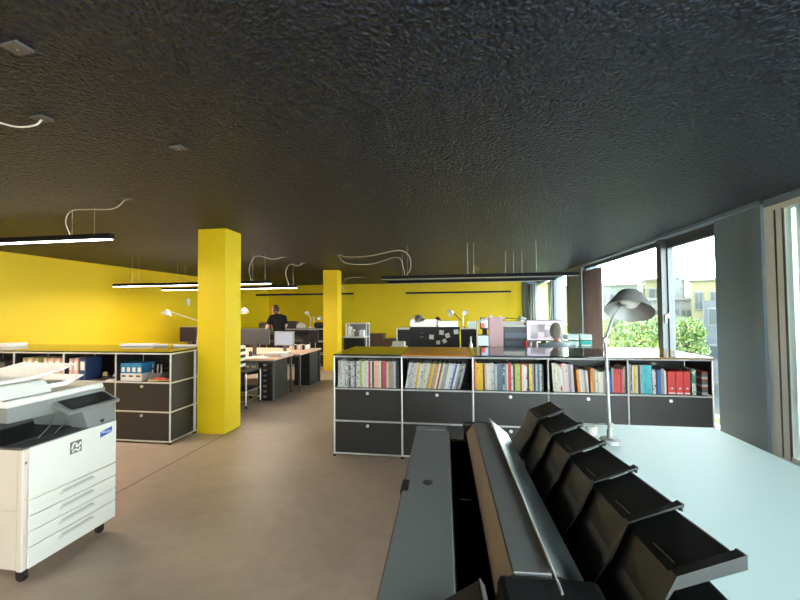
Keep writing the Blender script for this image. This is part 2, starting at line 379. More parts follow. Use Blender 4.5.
# flat roof terrace the shrubs grow on
o = MB().box(0, 14, 0, 14, 0, .3).build('terrace_roof', mat('terrace_concrete', (.04, .043, .045), .9), loc=(5.5, 8.0, -4.4)); tag(o, 'pale concrete terrace roof below the windows', 'roof')
t = thing('parked_car', 'pale blue-grey car parked in the street beyond the shrubs', 'car', (15.7, 23.8, GZ), R(20))
b = MB(); b.prism([(-2.1, .3), (2.1, .3), (2.15, .8), (1.3, .95), (.7, 1.45), (-1.1, 1.45), (-1.8, .95), (-2.15, .85)], 'y', -.85, .85); part('body', b, mat('car_paint', (.09, .12, .14), .3, coat=1), t, bevel=.05)
b = MB(); b.prism([(1.15, .97), (.65, 1.38), (-1.05, 1.38), (-1.6, .97)], 'y', -.87, .87); part('windows', b, bpane, t)
for x in (-1.3, 1.3):
    for y in (-.8, .8):
        b = MB(); b.lathe([(.32, -.1), (.32, .1)], 18, Matrix.Translation((x, y, .32)) @ Matrix.Rotation(math.pi/2, 4, 'X')); part('wheel', b, M_BLKM, t)
# ------------------------------------------------------------------ pendants
def pendant(x0, x1, y, z, lit, label, wires, cable=None, watts=LAMP_W):
    t = thing('pendant_light', label, 'lamp', (x0, y, z)); L = x1-x0
    part('housing', MB().box(0, L, -.03, .03, 0, .055), mat('pendant_black', (.01, .01, .011), .7, spec=.15), t, bevel=.002)
    part('diffuser', box(.01, L-.01, -.024, .024, -.008, 0), M_LITE if lit else M_OFF, t)
    for wx in wires:
        part('suspension_wire', MB().tube([(wx-x0, 0, .05), (wx-x0, 0, HC-z)], .0022, 5), M_STEEL, t)
    if cable: part('power_cable', MB().tube(bez([(p[0]-x0, p[1]-y, p[2]-z) for p in cable]), .005, 6), M_CABLE, t, smooth=True)
    if lit:
        for nm, rx, w, dz in (('lamp_light', 0, watts, -.02), ('lamp_uplight', math.pi, watts*.05, .07)):
            l = bpy.data.lights.new(nm, 'AREA'); l.shape = 'RECTANGLE'; l.size = L-.1; l.size_y = .05; l.energy = w; l.color = (1, .84, .68)
            lo = bpy.data.objects.new(nm, l); COL.objects.link(lo); lo.parent = t; lo.location = (L/2, 0, dz); lo.rotation_euler = (rx, 0, 0)
    return t
pendant(-6.83, -3.52, 3.35, 2.35, True, 'lit black linear pendant at the left edge, nearest of the hanging lamps', (-6.0, -3.73, -4.0),
        [(-4.02, 3.35, 2.40), (-4.06, 3.33, 2.55), (-3.98, 3.32, 2.655), (-3.70, 3.25, 2.64), (-3.30, 3.15, 2.60), (-3.13, 3.12, 2.672)])
pendant(-6.82, -3.43, 6.55, 2.11, True, 'lit linear pendant passing behind the near column, nearer of the two', (-6.4, -6.25, -3.55, -3.8),
        [(-3.83, 6.55, 2.16), (-3.87, 6.55, 2.4), (-3.75, 6.58, 2.64), (-3.5, 6.75, 2.6), (-3.38, 6.95, 2.67)])
pendant(-6.9, -3.51, 7.9, 2.11, True, 'lit linear pendant passing behind the near column, farther of the two', (-6.5, -6.3, -3.6),
        [(-3.7, 7.9, 2.16), (-3.78, 7.9, 2.45), (-3.68, 7.9, 2.64), (-3.5, 7.95, 2.61), (-3.41, 7.96, 2.67)])
pendant(-6.6, -3.23, 11.6, 2.11, False, 'unlit linear pendant crossing behind the far column', (-6.2, -3.5),
        [(-3.55, 11.6, 2.15), (-3.6, 11.6, 2.4), (-3.45, 11.6, 2.62), (-2.9, 11.6, 2.67)])
pendant(-1.55, 1.73, 11.8, 2.11, False, 'unlit linear pendant low against the yellow back wall', (-1.0, -.8, 1.4))
pendant(-1.24, 1.94, 6.15, 2.11, False, 'unlit dark linear pendant right of centre, nearer of the long pair', (-.78, .22, .32, 1.3),
        [(-.8, 6.15, 2.16), (-.72, 6.15, 2.3), (-.75, 6.15, 2.5), (-.95, 6.2, 2.6), (-1.5, 6.4, 2.55), (-1.95, 6.6, 2.58), (-2.2, 6.9, 2.67)])
pendant(-1.30, 1.84, 7.14, 2.11, False, 'unlit dark linear pendant right of centre, farther of the long pair', (-1.0, 1.1, 1.25, .95),
        [(-.95, 7.14, 2.16), (-.98, 7.14, 2.4), (-1.1, 7.14, 2.62), (-1.6, 7.1, 2.5), (-2.1, 7.05, 2.52), (-2.25, 6.98, 2.67)])
# two unseen pendants added beside and behind the camera as fill light
pendant(-6.8, -3.5, .4, 2.35, True, 'unseen linear pendant added left of the camera for fill light', (-6.2, -4.0), watts=16)
pendant(-6.8, -3.5, -1.8, 2.35, True, 'unseen linear pendant added behind the camera on the left for fill light', (-6.2, -4.0), watts=16)
def cbox(x, y, rz, label):
    t = thing('ceiling_plate', label, 'junction plate', (x, y, HC), rz)
    part('cover', box(-.045, .045, -.032, .032, -.012, 0, .003), mat('plate_grey', (.13, .12, .115), .6), t)
    part('screw', MB().lathe([(.006, -.016), (.006, -.01)], 10), M_STEEL, t)
    return t
cbox(-1.762, 1.245, R(-6), 'square grey plate on the ceiling near the top left corner')
t = cbox(-2.275, 1.73, R(-4), 'grey ceiling plate with a white cable coming out of it')
part('cable', MB().tube(bez([(0, 0, -.01), (-.02, -.02, -.05), (-.12, -.05, -.06), (-.35, -.1, .0), (-.6, -.18, -.004)]), .005, 6), M_WHITE, t, True, label='white cable')
cbox(-1.80, 2.185, R(-5), 'small pale ceiling plate right of the cable')
cbox(-3.10, 3.10, R(15), 'ceiling plate where the nearest pendant takes its cable')
cbox(-3.37, 7.0, 0, 'ceiling plate above the nearer pendant behind the column')
cbox(-3.41, 7.98, 0, 'ceiling plate above the farther pendant behind the column')
cbox(-2.22, 6.95, 0, 'ceiling plate feeding the long pendant pair right of the far column')
# ------------------------------------------------------------------ tubular sideboards
def sideboard(name, label, x0, y0, n, depth, tops, doors=True, side=True):
    """n bays of .75 m, three rows of .35 m, open top row; front faces -y"""
    t = thing(name, label, 'sideboard', (x0, y0, 0)); W = .75*n; Z = (.03, .38, .73, 1.08); r = .0095
    f = MB()
    for k in range(n+1):
        for y in (0, depth): f.tube([(k*.75, y, .03), (k*.75, y, 1.08)], r)
        for z in Z: f.tube([(k*.75, 0, z), (k*.75, depth, z)], r)
    for z in Z:
        for y in (0, depth): f.tube([(0, y, z), (W, y, z)], r)
    for k in range(n+1):
        for z in Z:
            for y in (0, depth): f.lathe([(.002, -.0125), (.009, -.009), (.0125, 0), (.009, .009), (.002, .0125)], 10, Matrix.Translation((k*.75, y, z)))
    part('frame', f, M_CHROME, t, True, label='chromed steel tube frame')
    for k in range(n+1):
        for y in (0, depth): part('foot', MB().lathe([(.018, 0), (.018, .012), (.008, .02), (.008, .03)], 10, Matrix.Translation((k*.75, y, 0))), M_BLK, t)
    for k in (0, n):
        for i in range(3): part('side_panel', box(k*.75-.004, k*.75+.004, .012, depth-.012, Z[i]+.012, Z[i+1]-.012), M_BLKPANEL, t)
    for k in range(1, n): part('divider', box(k*.75-.004, k*.75+.004, .012, depth-.012, .74, 1.07), M_BLKPANEL, t)
    for k in range(n):
        a, c = k*.75+.012, (k+1)*.75-.012
        part('back_panel', box(a, c, depth-.006, depth+.002, .04, 1.07), M_BLKPANEL, t)
        part('shelf_panel', box(a, c, .012, depth-.012, .726, .736), M_BLKPANEL, t)
        part('shelf_panel', box(a, c, .012, depth-.012, 1.066, 1.078), M_BLKPANEL, t)
        part('floor_panel', box(a, c, .012, depth-.012, .026, .034), M_BLKPANEL, t)
        if doors:
            for i in (0, 1):
                d = part('drop_door', box(a, c, -.006, .006, Z[i]+.012, Z[i+1]-.012), M_BLKPANEL, t, bevel=.002)
                kx, kz = (a+c)/2, Z[i+1]-.045
                h = part('knob', MB().lathe([(.016, 0), (.018, .006), (.016, .014), (.008, .016)], 16, Matrix.Translation((kx, -.006, kz)) @ Matrix.Rotation(math.pi/2, 4, 'X')), M_CHROME, d, True)
    return t
SX, SY = -1.321, 3.951
t = sideboard('sideboard', 'long black sideboard with chrome tube frame holding books, front row', SX, SY, 5, .43, None)
t = sideboard('sideboard', 'black sideboard standing back to back behind the book sideboard', SX, SY+.46, 5, .40, None, doors=False)
def cover(x0, x1, y0, y1, z, m, label, name='glass_cover'):
    o = MB().box(0, x1-x0, 0, y1-y0, 0, .012).build(name, m, loc=(x0, y0, z), bevel=.002); return tag(o, label, 'cover panel')
for k, (m, l) in enumerate(((M_BLKGLOSS, 'black glossy cover on the leftmost bay of the book sideboard, mirroring the yellow wall'),
                            (M_ORGGLOSS, 'rust orange glossy cover on the second bay of the book sideboard'),
                            (M_BLUGLOSS, 'dark blue glossy cover on the middle bay of the book sideboard'),
                            (M_BLKGLOSS, 'dark glossy cover on the fourth bay, mirroring the grey-haired person'),
                            (M_AMBGLOSS, 'amber glossy cover on the right end bay, mirroring the window'))):
    cover(SX+.75*k+(.0 if k else -.01), SX+.75*(k+1)-.002+(.012 if k == 4 else 0), SY-.008, SY+.87, 1.0925, m, l)
LX, LY = -3.388-.75*5, 4.017
sideboard('sideboard', 'black tubular sideboard at the left behind the copier', LX, LY, 5, .407, None)
sideboard('sideboard', 'black sideboard against the back of the left one, towards the yellow wall', LX, LY+.437, 5, .40, None, doors=False)
cover(LX-.01, LX+3.76, LY-.008, LY+.85, 1.0925, M_BLKGLOSS, 'one long glossy cover over the left sideboard, mirroring the yellow wall')
# ------------------------------------------------------------------ books
ORD = ['first', 'second', 'third', 'fourth', 'fifth', 'sixth', 'seventh', 'eighth', 'ninth', 'tenth', 'eleventh', 'twelfth', 'thirteenth', 'fourteenth', 'fifteenth', 'sixteenth', 'seventeenth', 'eighteenth', 'nineteenth', 'twentieth', 'twenty-first', 'twenty-second', 'twenty-third', 'twenty-fourth', 'twenty-fifth', 'twenty-sixth', 'twenty-seventh', 'twenty-eighth', 'twenty-ninth', 'thirtieth', 'thirty-first', 'thirty-second', 'thirty-third', 'thirty-fourth']
CLR = dict(wht=('white', (.72, .70, .66)), spk=('white printed', None), drk=('dark speckled', None), lim=('lime green', (.42, .55, .10)), red=('red', (.62, .06, .05)),
    org=('orange', (.80, .30, .06)), pch=('peach', (.80, .48, .33)), pnk=('dark pink', (.62, .10, .16)), tan=('tan', (.45, .34, .20)), gry=('grey', (.33, .33, .34)),
    chr=('charcoal', (.05, .06, .06)), crm=('cream', (.72, .64, .48)), yel=('yellow', (.85, .52, .02)), brn=('brown', (.30, .11, .04)), blu=('blue', (.05, .14, .50)),
    cyn=('turquoise', (.10, .55, .62)), grn=('green printed', None), nvy=('slate blue', (.12, .18, .26)), lil=('pale lilac', (.62, .56, .66)), sil=('pale grey', (.52, .52, .53)), rpt=('red and white printed', None), pbl=('pale rose', (.72, .56, .54)))
def bmat(c):
    if c == 'spk': return print_mat('spine_white_print', (.68, .66, .64), (.10, .10, .11), 120, .56)
    if c == 'drk': return print_mat('spine_dark_print', (.10, .10, .11), (.6, .6, .6), 60, .60)
    if c == 'grn': return print_mat('spine_green_print', (.08, .20, .14), (.65, .7, .62), 50, .55)
    if c == 'rpt': return print_mat('spine_red_print', (.72, .68, .66), (.6, .04, .05), 30, .55)
    return print_mat('spine_'+c, CLR[c][1], tuple(.35*v for v in CLR[c][1]), 80, .66)
BASE = {}
def book(c, w, h, d, x, y, z, lean, label, group, name='book'):
    key = (c, w, h, d, name)
    if key not in BASE:
        b = MB(); b.box(0, w, 0, .004, 0, h); b.box(0, .0018, 0, d, 0, h); b.box(w-.0018, w, 0, d, 0, h)
        t = thing(name, label, 'book', (x, y, z))
        part('cover', b, bmat(c), t); part('page_block', box(.0018, w-.0018, .004, d-.004, .003, h-.003), M_PAPER, t)
        BASE[key] = t
    else:
        s = BASE[key]; t = s.copy(); COL.objects.link(t)
        for ch in s.children:
            q = ch.copy(); COL.objects.link(q); q.parent = t
    t['label'] = label; t['category'] = 'book'; t['group'] = group
    t.location = (x, y, z); t.rotation_euler = (0, lean, 0); return t
def row(x, z, y, seq, lean, where, group, w0=.021, h0=.285, name='book'):
    """seq: 'code' or (code, width, height); books stand side by side, leaning books keep touching"""
    for i, s in enumerate(seq):
        c, w, h = s if isinstance(s, tuple) else (s, w0*random.choice((.8, .9, 1, 1, 1.15)), h0*random.choice((.98, 1, 1, 1.01)))
        L = lean(i) if callable(lean) else lean
        w = round(w, 3); h = round(h, 2)
        zz = z+(w*math.sin(L) if L > 0 else 0)
        xx = x if L >= 0 else x
        book(c, w, h, .21, xx, y+random.uniform(0, .01), zz+(0 if L >= 0 else 0.0), L, '%s %s, %s from the left %s' % (CLR[c][0], name, ORD[i], where), group, name)
        x += w/math.cos(L)+.0012
    return x
BZ = .738; BY = SY+.035
s0 = ['spk', 'spk', 'wht', 'spk', 'spk', 'spk', 'drk', 'spk', 'spk', 'drk', 'spk', 'spk', 'lim', 'wht', 'crm', 'wht', 'red', 'wht', 'chr', 'pch', 'pch', 'pch', 'wht', 'brn', 'pnk', 'pnk', 'crm', 'tan', 'tan', 'gry', 'sil', 'chr', 'chr']
row(SX+.03, BZ, BY, s0, 0, 'in the leftmost bay', 'magazines and books in the leftmost bay', .0201, .29, 'magazine')
s1 = ['wht', 'sil', 'spk', 'lil', 'crm', 'yel', 'wht', 'spk', 'sil', 'crm', 'crm', 'tan', 'yel', 'gry', 'org', 'wht', 'brn', 'crm', 'gry', 'gry', 'wht', 'wht', 'spk', 'blu', 'wht', 'gry', 'drk', 'gry']
row(SX+.75+.03, BZ, BY, s1, lambda i: R(10+.18*i), 'leaning in the second bay', 'leaning magazines in the second bay', .0195, .275, 'magazine')
s2 = [('org', .024, .30), ('yel', .030, .285), ('yel', .026, .28), 'chr', 'pch', 'wht', 'crm', ('lil', .026, .29), 'gry', 'sil', ('nvy', .03, .28), ('nvy', .026, .285), 'drk', 'gry', 'wht', ('red', .03, .295), 'wht', 'chr', ('lim', .03, .28), 'lim', 'red', 'crm', ('rpt', .034, .285), 'chr', ('yel', .028, .28), 'gry', 'chr', 'sil', 'nvy', 'spk', 'chr', 'pnk']
row(SX+1.5+.022, BZ, BY, s2[:31], 0, 'in the middle bay', 'books in the middle bay', .0182, .275)
s3a = [('crm', .025, .29), ('wht', .022, .29), ('crm', .024, .285), ('rpt', .028, .285), ('pbl', .026, .29), ('pbl', .024, .28), ('gry', .022, .28), ('lil', .024, .275)]
x = row(SX+2.25+.06, BZ, BY, s3a, R(-3), 'in the fourth bay', 'books at the left of the fourth bay')
s3b = [('org', .024, .235), ('crm', .02, .235), ('lil', .02, .225), ('gry', .02, .22), ('wht', .018, .22)]
x = row(x+.03, BZ, BY, s3b, R(-4), 'among the short leaning books of the fourth bay', 'short leaning books in the fourth bay')
s3c = [('org', .024, .245), ('tan', .022, .24), ('crm', .024, .22), ('wht', .026, .215), ('crm', .02, .215), ('gry', .02, .22), ('lim', .016, .225), ('cyn', .022, .22), ('blu', .014, .22), ('gry', .02, .25), ('red', .03, .245), ('red', .03, .245), ('pnk', .024, .245), ('crm', .018, .26), ('sil', .028, .265), ('gry', .02, .29), ('brn', .02, .29), ('chr', .02, .285)]
row(x+.012, BZ, BY, s3c[:16], 0, 'among the fourth bay upright books', 'upright books in the fourth bay')
s4 = [('grn', .032, .285), ('wht', .014, .285), ('yel', .02, .285), ('crm', .02, .285), ('chr', .018, .285), ('sil', .014, .28), ('cyn', .032, .28), ('cyn', .03, .28), ('cyn', .026, .28), ('spk', .032, .245), ('chr', .012, .24), ('blu', .032, .24), ('gry', .03, .25), ('wht', .02, .23)]
x = row(SX+3.0+.02, BZ, BY, s4, 0, 'in the right end bay', 'upright books in the right end bay')
m_rb = mat('red_binder', (.66, .05, .05), .5)
xb = SX+3.0+.375
for i, w in enumerate((.075, .068, .06)):
    t = thing('ring_binder', ('leftmost', 'middle', 'rightmost')[i]+' of the three red ring binders in the right end bay', 'binder', (xb, BY, BZ), 0, 'red ring binders')
    part('cover', box(0, w-.003, 0, .2, 0, .225), m_rb, t, bevel=.004)
    part('finger_hole', MB().lathe([(.010, 0), (.010, .004)], 14, Matrix.Translation((w/2, .001, .06)) @ Matrix.Rotation(math.pi/2, 4, 'X')), M_CHROME, t)
    part('label_strip', box(.006, w-.009, -.001, 0, .006, .02), M_PAPER, t)
    xb += w
for i, (dx, w) in enumerate(((.60, .04), (.695, .05))):
    x = SX+3.0+dx
    if i == 0:
        book('grn', w, .25, .21, x-.012, BY, BZ, 0, 'dark green printed book just right of the red binders', 'large dark books at the right end'); 
    else:
        for j in range(9):
            o = MB().box(0, .05, 0, .16, 0, .022).build('booklet', (mat('bk_a', (.5, .5, .47), .6), mat('bk_b', (.4, .08, .06), .6), mat('bk_c', (.12, .16, .18), .6))[(j*2) % 3], loc=(x-.012, BY+.01, BZ+.0005+j*.0252))
            tag(o, 'thin booklet, %s from the bottom of the stack at the right end of the shelf' % ORD[j], 'booklet', 'stacked booklets at the right end of the shelf')
b = MB().lathe([(.05, 0), (.056, .004), (.056, .03), (.05, .034)], 24)
o = b.build('tape_roll', M_DGREY, loc=(SX+3.0+.265, BY+.07, BZ+.281), smooth=True); tag(o, 'dark round tin lying on top of the white and blue books', 'tin')
# left sideboard contents (top row)
LZ = .738; LYb = LY+.04
def binder(x, w, h, m, label, cat='binder', holes=True):
    t = thing('ring_binder', label, cat, (x, LYb, LZ), 0, 'binders in the left sideboard')
    part('cover', box(0, w, 0, .22, 0, h), m, t, bevel=.003)
    part('label_strip', box(w*.2, w*.8, -.001, 0, h*.45, h*.85), M_PAPER, t)
    if holes: part('finger_hole', MB().lathe([(.009, 0), (.009, .003)], 12, Matrix.Translation((w/2, 0, h*.2)) @ Matrix.Rotation(math.pi/2, 4, 'X')), M_CHROME, t)
m_bp = mat('pale_pink_binder', (.72, .50, .42), .6); m_bg = mat('olive_binder', (.42, .42, .14), .6); m_nv = mat('navy_folder', (.03, .06, .16), .5)
X4 = LX+.75*2; X3 = LX+.75*3; X2 = LX+.75*4
for i, (dx, w, m, c) in enumerate(((.08, .055, m_bg, 'pale'), (.15, .07, m_bp, 'pale pink'), (.25, .07, m_bg, 'olive-edged'), (.40, .05, m_bp, 'pale pink'), (.47, .075, m_bp, 'pale pink'), (.57, .075, m_bp, 'pale pink'), (.67, .07, m_bp, 'pale pink'))):
    binder(X4+dx, w, .27, m, '%s binder, %s from the left in the left sideboard bay above the copier' % (c, ORD[i]))
binder(X3+.03, .05, .27, m_bp, 'pale pink binder next to the navy folder in the left sideboard')
binder(X3+.10, .06, .27, m_bp, 'pale pink binder touching the navy folder in the left sideboard')
binder(X3+.18, .10, .27, m_nv, 'navy blue folder in the left sideboard')
o = MB().box(0, .5, 0, .25, 0, .12).build('carton', mat('kraft', (.62, .38, .24), .7), loc=(X4-.6, LYb, LZ), bevel=.003); tag(o, 'tan cardboard box at the left edge on the shelf', 'box')
o = MB().box(0, .2, 0, .25, 0, .09).build('carton', M_DGREY, loc=(X4-.45, LYb+.03, LZ+.121), bevel=.003); tag(o, 'dark grey box on the tan cardboard box', 'box')
# gadgets in the middle bay
t = thing('tape_dispenser', 'small black tape dispenser with metal clips in the left sideboard', 'tape dispenser', (X3+.47, LYb+.02, LZ))
b = MB(); b.prism([(0, 0), (.13, 0), (.13, .02), (.09, .05), (.03, .05), (0, .02)], 'y', 0, .05); part('base', b, M_BLK, t, bevel=.003)
part('tape_reel', MB().lathe([(.012, 0), (.035, 0), (.035, .02), (.012, .02)], 18, Matrix.Translation((.05, .035, .065)) @ Matrix.Rotation(math.pi/2, 4, 'X')), M_STEEL, t, True)
t = thing('hole_punch', 'black desk punch with chrome lever beside the tape dispenser', 'hole punch', (X3+.60, LYb+.03, LZ))
part('base', box(0, .10, 0, .06, 0, .03, .004), M_BLK, t)
part('lever', MB().tube([(.01, .03, .04), (.05, .03, .09), (.09, .03, .10)], .008), M_CHROME, t, True)
o = MB().box(0, .09, 0, .06, 0, .012).build('note_pad', M_PAPER, loc=(X3+.6, LYb-.03, LZ), rotz=0); tag(o, 'small white note pad at the front edge of the left shelf', 'note pad')
# cartons
m_bluec = mat('blue_carton', (.03, .22, .42), .5)
for i in range(4):
    wide = .058
    t = thing('blue_carton', 'blue and white carton, %s from the left on the white cartons in the left sideboard' % ORD[i], 'carton', (X2+.025+i*.075, LYb, LZ+.092), 0, 'blue cartons')
    part('box', box(0, .072, 0, .2, 0, .125), m_bluec, t, bevel=.002); part('label_patch', box(.018, .06, -.001, 0, .02, .075), M_PAPER, t)
for i in range(3):
    t = thing('white_carton', 'white and black carton, %s from the left beneath the blue cartons' % ORD[i], 'carton', (X2+.025+i*.10, LYb, LZ), 0, 'white cartons')
    part('box', box(0, .097, 0, .2, 0, .09), M_PAPER if i != 2 else M_CREAM, t, bevel=.002); part('label_patch', box(.02, .075, -.001, 0, .05, .07), M_BLK, t)
t = thing('desk_machine', 'black machine with chrome rods in the right bay of the left sideboard', 'machine', (X2+.40, LYb+.02, LZ))
part('housing', box(0, .17, 0, .18, 0, .09, .01), M_DGREY, t)
for dx in (.03, .10, .15): part('rod', MB().tube([(dx, .03, .08), (dx, .03, .20)], .008), M_STEEL, t, True)
part('handle', MB().tube([(.02, .03, .15), (.30, .1, .16)], .014), M_BLK, t, True)
t = thing('tool_bag', 'dark tool bag lying behind the red and cream tools in the left sideboard', 'bag', (X2+.58, LYb+.08, LZ))
part('bag', box(0, .13, 0, .15, 0, .11, .02), M_BLKM, t)
for i, (m, l) in enumerate(((mat('tool_cream', (.7, .45, .2), .5), 'cream handled tool lying on the left sideboard shelf'), (mat('tool_red', (.6, .06, .03), .5), 'red handled tool lying on the left sideboard shelf'), (mat('tool_orange', (.7, .25, .05), .5), 'orange handled tool lying on the left sideboard shelf'))):
    b = MB(); b.tube([(0, 0, .012), (.14, .01, .012)], .012); b.tube([(.14, .01, .012), (.22, .02, .012)], .005)
    o = b.build('screwdriver', m, loc=(X2+.42+i*.08, LYb-.01+i*.012, LZ+(i % 2)*.024), smooth=True); tag(o, l, 'tool')
# papers on top of the left sideboard
for i, (x, y, w, d, h, rz, lb) in enumerate(((-4.48, 4.72, .46, .16, .03, .05, 'left pile of white papers on the left sideboard top'), (-4.06, 4.72, .30, .16, .022, -.1, 'middle pile of white papers on the left sideboard top'), (-3.73, 4.70, .26, .16, .018, .2, 'loose white papers at the right end of the left sideboard top'))):
    b = MB(); rnd = random.Random(i)
    for k in range(5): b.box(-w/2, w/2, -d/2, d/2, k*h/5, (k+.8)*h/5, M=Matrix.Translation((rnd.uniform(-.03, .03), rnd.uniform(-.01, .01), 0)) @ Matrix.Rotation(rnd.uniform(-.06, .06), 4, 'Z'))
    o = b.build('paper_pile', M_PAPER, loc=(x, y, 1.105), rotz=rz); tag(o, lb, 'papers')
o = MB().lathe([(.03, 0), (.034, .01), (.034, .035), (.02, .04)], 16).build('tape_roll', mat('yellow_tape', (.8, .55, .02), .5), loc=(-3.86, 4.57, 1.105), smooth=True); tag(o, 'small yellow roll of tape between the papers on the left sideboard', 'tape roll')
o = MB().box(0, .3, 0, .25, 0, .045).build('paper_pile', M_PAPER, loc=(-6.62, 4.42, 1.105), bevel=.003); tag(o, 'white stack of paper at the left edge on the sideboard', 'papers')
# ------------------------------------------------------------------ copier
def quadplate(pts, th=(0, 0, -.004)):
    b = MB(); n = len(pts); T = Vector(th)
    v = [Vector(p) for p in pts]+[Vector(p)+T for p in pts]
    return b.add(v, [tuple(range(n)), tuple(range(2*n-1, n-1, -1))]+[(i, (i+1) % n, n+(i+1) % n, n+i) for i in range(n)])
c = thing('copier', 'large white office copier on casters at the left edge', 'copier', (-2.5, 1.83, 0))
D = -.62
def cp(name, mb, m, **k): return part(name, mb, m, c, **k)
b = MB(); b.prism([(D, .085), (-.002, .085), (-.002, .775), (D, .775)], 'y', .012, .585); cp('body', b, M_CREAM, bevel=.004)
dz = [(.085, .205), (.209, .295), (.299, .385), (.389, .478)]
def drawer(z0, z1, nm='paper_drawer'):
    d = cp(nm, MB().box(-.004, .012, .035, .598, z0, z1), M_WHITE, bevel=.004)
    b = MB(); y0, y1 = .20, .44; zt = z1-.012
    part('handle_recess', quadplate([(.0125, y0, zt-.035), (.0125, y1, zt-.03), (.0125, y1-.03, zt-.002), (.0125, y0+.02, zt-.006)], (.003, 0, 0)), mat('recess_grey', (.62, .6, .56), .5), d)
    part('handle_lip', quadplate([(.013, y0+.02, zt-.020), (.013, y1-.02, zt-.014), (.013, y1-.02, zt-.008), (.013, y0+.03, zt-.016)], (.004, 0, 0)), mat('recess_dark', (.3, .28, .26), .5), d)
for z0, z1 in dz: drawer(z0, z1)
fr = cp('front_cover', MB().box(-.004, .012, .035, .598, .484, .788), M_WHITE, bevel=.005)
b = MB().box(-.03, .008, 0, .034, .085, .786); cp('corner_post', b, M_CREAM, bevel=.008)
b = MB().box(D+.02, -.035, .006, .011, .1, .43); b.box(D+.02, -.035, .006, .011, .436, .78); cp('side_cover', b, M_CREAM, bevel=.003)
cp('side_latch', box(.008, .010, .010, .022, .70, .715), M_MGREY)
# emblem and blue sticker on the front
b = MB().box(.012, .015, .262, .338, .660, .738); e = cp('emblem', b, mat('emblem_grey', (.16, .16, .15), .4), bevel=.002)
def curl(pts, r=.004): return MB().tube(bez(pts, 6), r, 6)
part('emblem_swirl', curl([(.0155, .272, .69), (.0155, .285, .725), (.0155, .305, .715), (.0155, .30, .70), (.0155, .32, .705), (.0155, .33, .722)], .005), M_WHITE, e)
part('emblem_swirl', curl([(.0155, .275, .672), (.0155, .295, .685), (.0155, .315, .672), (.0155, .325, .69)], .005), M_WHITE, e)
s = cp('sticker', quadplate([(.0135, .470, .700), (.0135, .560, .715), (.0135, .560, .755), (.0135, .470, .740)], (-.001, 0, 0)), mat('sticker_blue', (.03, .10, .42), .4), label='blue sticker with white lettering')
text('sticker_text', 'MAXIN', .026, M_WHITE, s, (.0138, .515, .7275), (math.pi/2, math.atan(.015/.09), math.pi/2))
# dark output bay
cp('output_tray', box(D+.03, .008, .004, .592, .788, .797, .003), M_DGREY)
cp('inner_back', box(D+.02, D+.10, .02, .58, .79, 1.0), M_DGREY)
b = MB(); b.prism([(.0, .797), (.585, .797), (.585, .81), (.0, .803)], 'x', -.50, -.12); cp('paper_rest', b, M_BLK)
for k in (0, 1): cp('tray_guide', MB().tube(bez([(-.08, .14+.1*k, .80), (-.10, .23+.1*k, .86), (-.16, .30+.1*k, .90)]), .003, 6), M_STEEL, smooth=True)
# console housing at the far end below the screen
b = MB(); b.prism([(.385, .79), (.592, .79), (.575, .94), (.335, .94)], 'x', -.42, .008); cp('console_housing', b, M_MGREY, bevel=.004)
cp('usb_port', box(.008, .011, .475, .50, .805, .825), M_BLK)
# scanner body
b = MB(); b.prism([(-.06, .955), (.50, .935), (.535, .965), (.535, 1.045), (-.06, 1.045)], 'x', D, -.02); cp('scanner_body', b, M_MGREY, bevel=.006)
b = MB(); b.prism([(D-.01, 1.045), (.0, 1.045), (.012, 1.06), (.0, 1.085), (D-.01, 1.085)], 'y', -.08, .495); cp('scanner_lid', b, M_WHITE, bevel=.006)
b = MB(); b.prism([(D, 1.085), (-.04, 1.085), (-.10, 1.16), (D+.02, 1.18)], 'y', -.08, .20); cp('document_feeder', b, M_WHITE, bevel=.012)
b = MB(); b.prism([(-.08, 1.17), (.10, 1.17), (.30, 1.20), (.40, 1.226), (.40, 1.234), (.29, 1.215), (.10, 1.19), (-.08, 1.19)], 'x', D+.06, -.10); cp('document_tray', b, M_WHITE, bevel=.004)
b = MB(); b.prism([(.0, 1.10), (.30, 1.10), (.42, 1.145), (.42, 1.155), (.28, 1.13), (.0, 1.13)], 'x', D+.04, -.07); cp('exit_tray', b, M_WHITE, bevel=.004)
cp('loose_sheet', quadplate([(-.52, -.05, 1.192), (-.14, -.05, 1.192), (-.14, .09, 1.192), (-.52, .09, 1.192)], (0, 0, -.001)), M_PAPER)
# tilted touch screen
Ms = Matrix.Translation((.02, .33, .985)) @ Matrix.Rotation(R(24), 4, 'Y')
b = MB().box(-.12, .09, -.155, .205, -.012, .012, .006, M=Ms); sc_ = cp('touch_panel', b, M_MGREY)
b = MB().box(-.10, .072, -.125, .18, .012, .0145, M=Ms); part('screen', b, mat('screen_glass_off', (.01, .01, .012), .3), sc_)
b = MB().box(-.10, -.085, -.12, .17, .012, .022, M=Ms); part('button_strip', b, M_BLK, sc_)
cp('panel_arm', MB().tube([(-.10, .40, .95), (-.02, .40, .98)], .03), M_DGREY)
for x, y in ((-.05, .05), (-.05, .53), (D+.06, .05), (D+.06, .53)):
    w = cp('caster', MB().lathe([(.028, -.014), (.032, 0), (.028, .014)], 16, Matrix.Translation((x, y, .032)) @ Matrix.Rotation(math.pi/2, 4, 'X')), M_BLK, smooth=True)
    part('caster_fork', box(x-.018, x+.018, y-.022, y+.022, .048, .09), M_BLK, w)
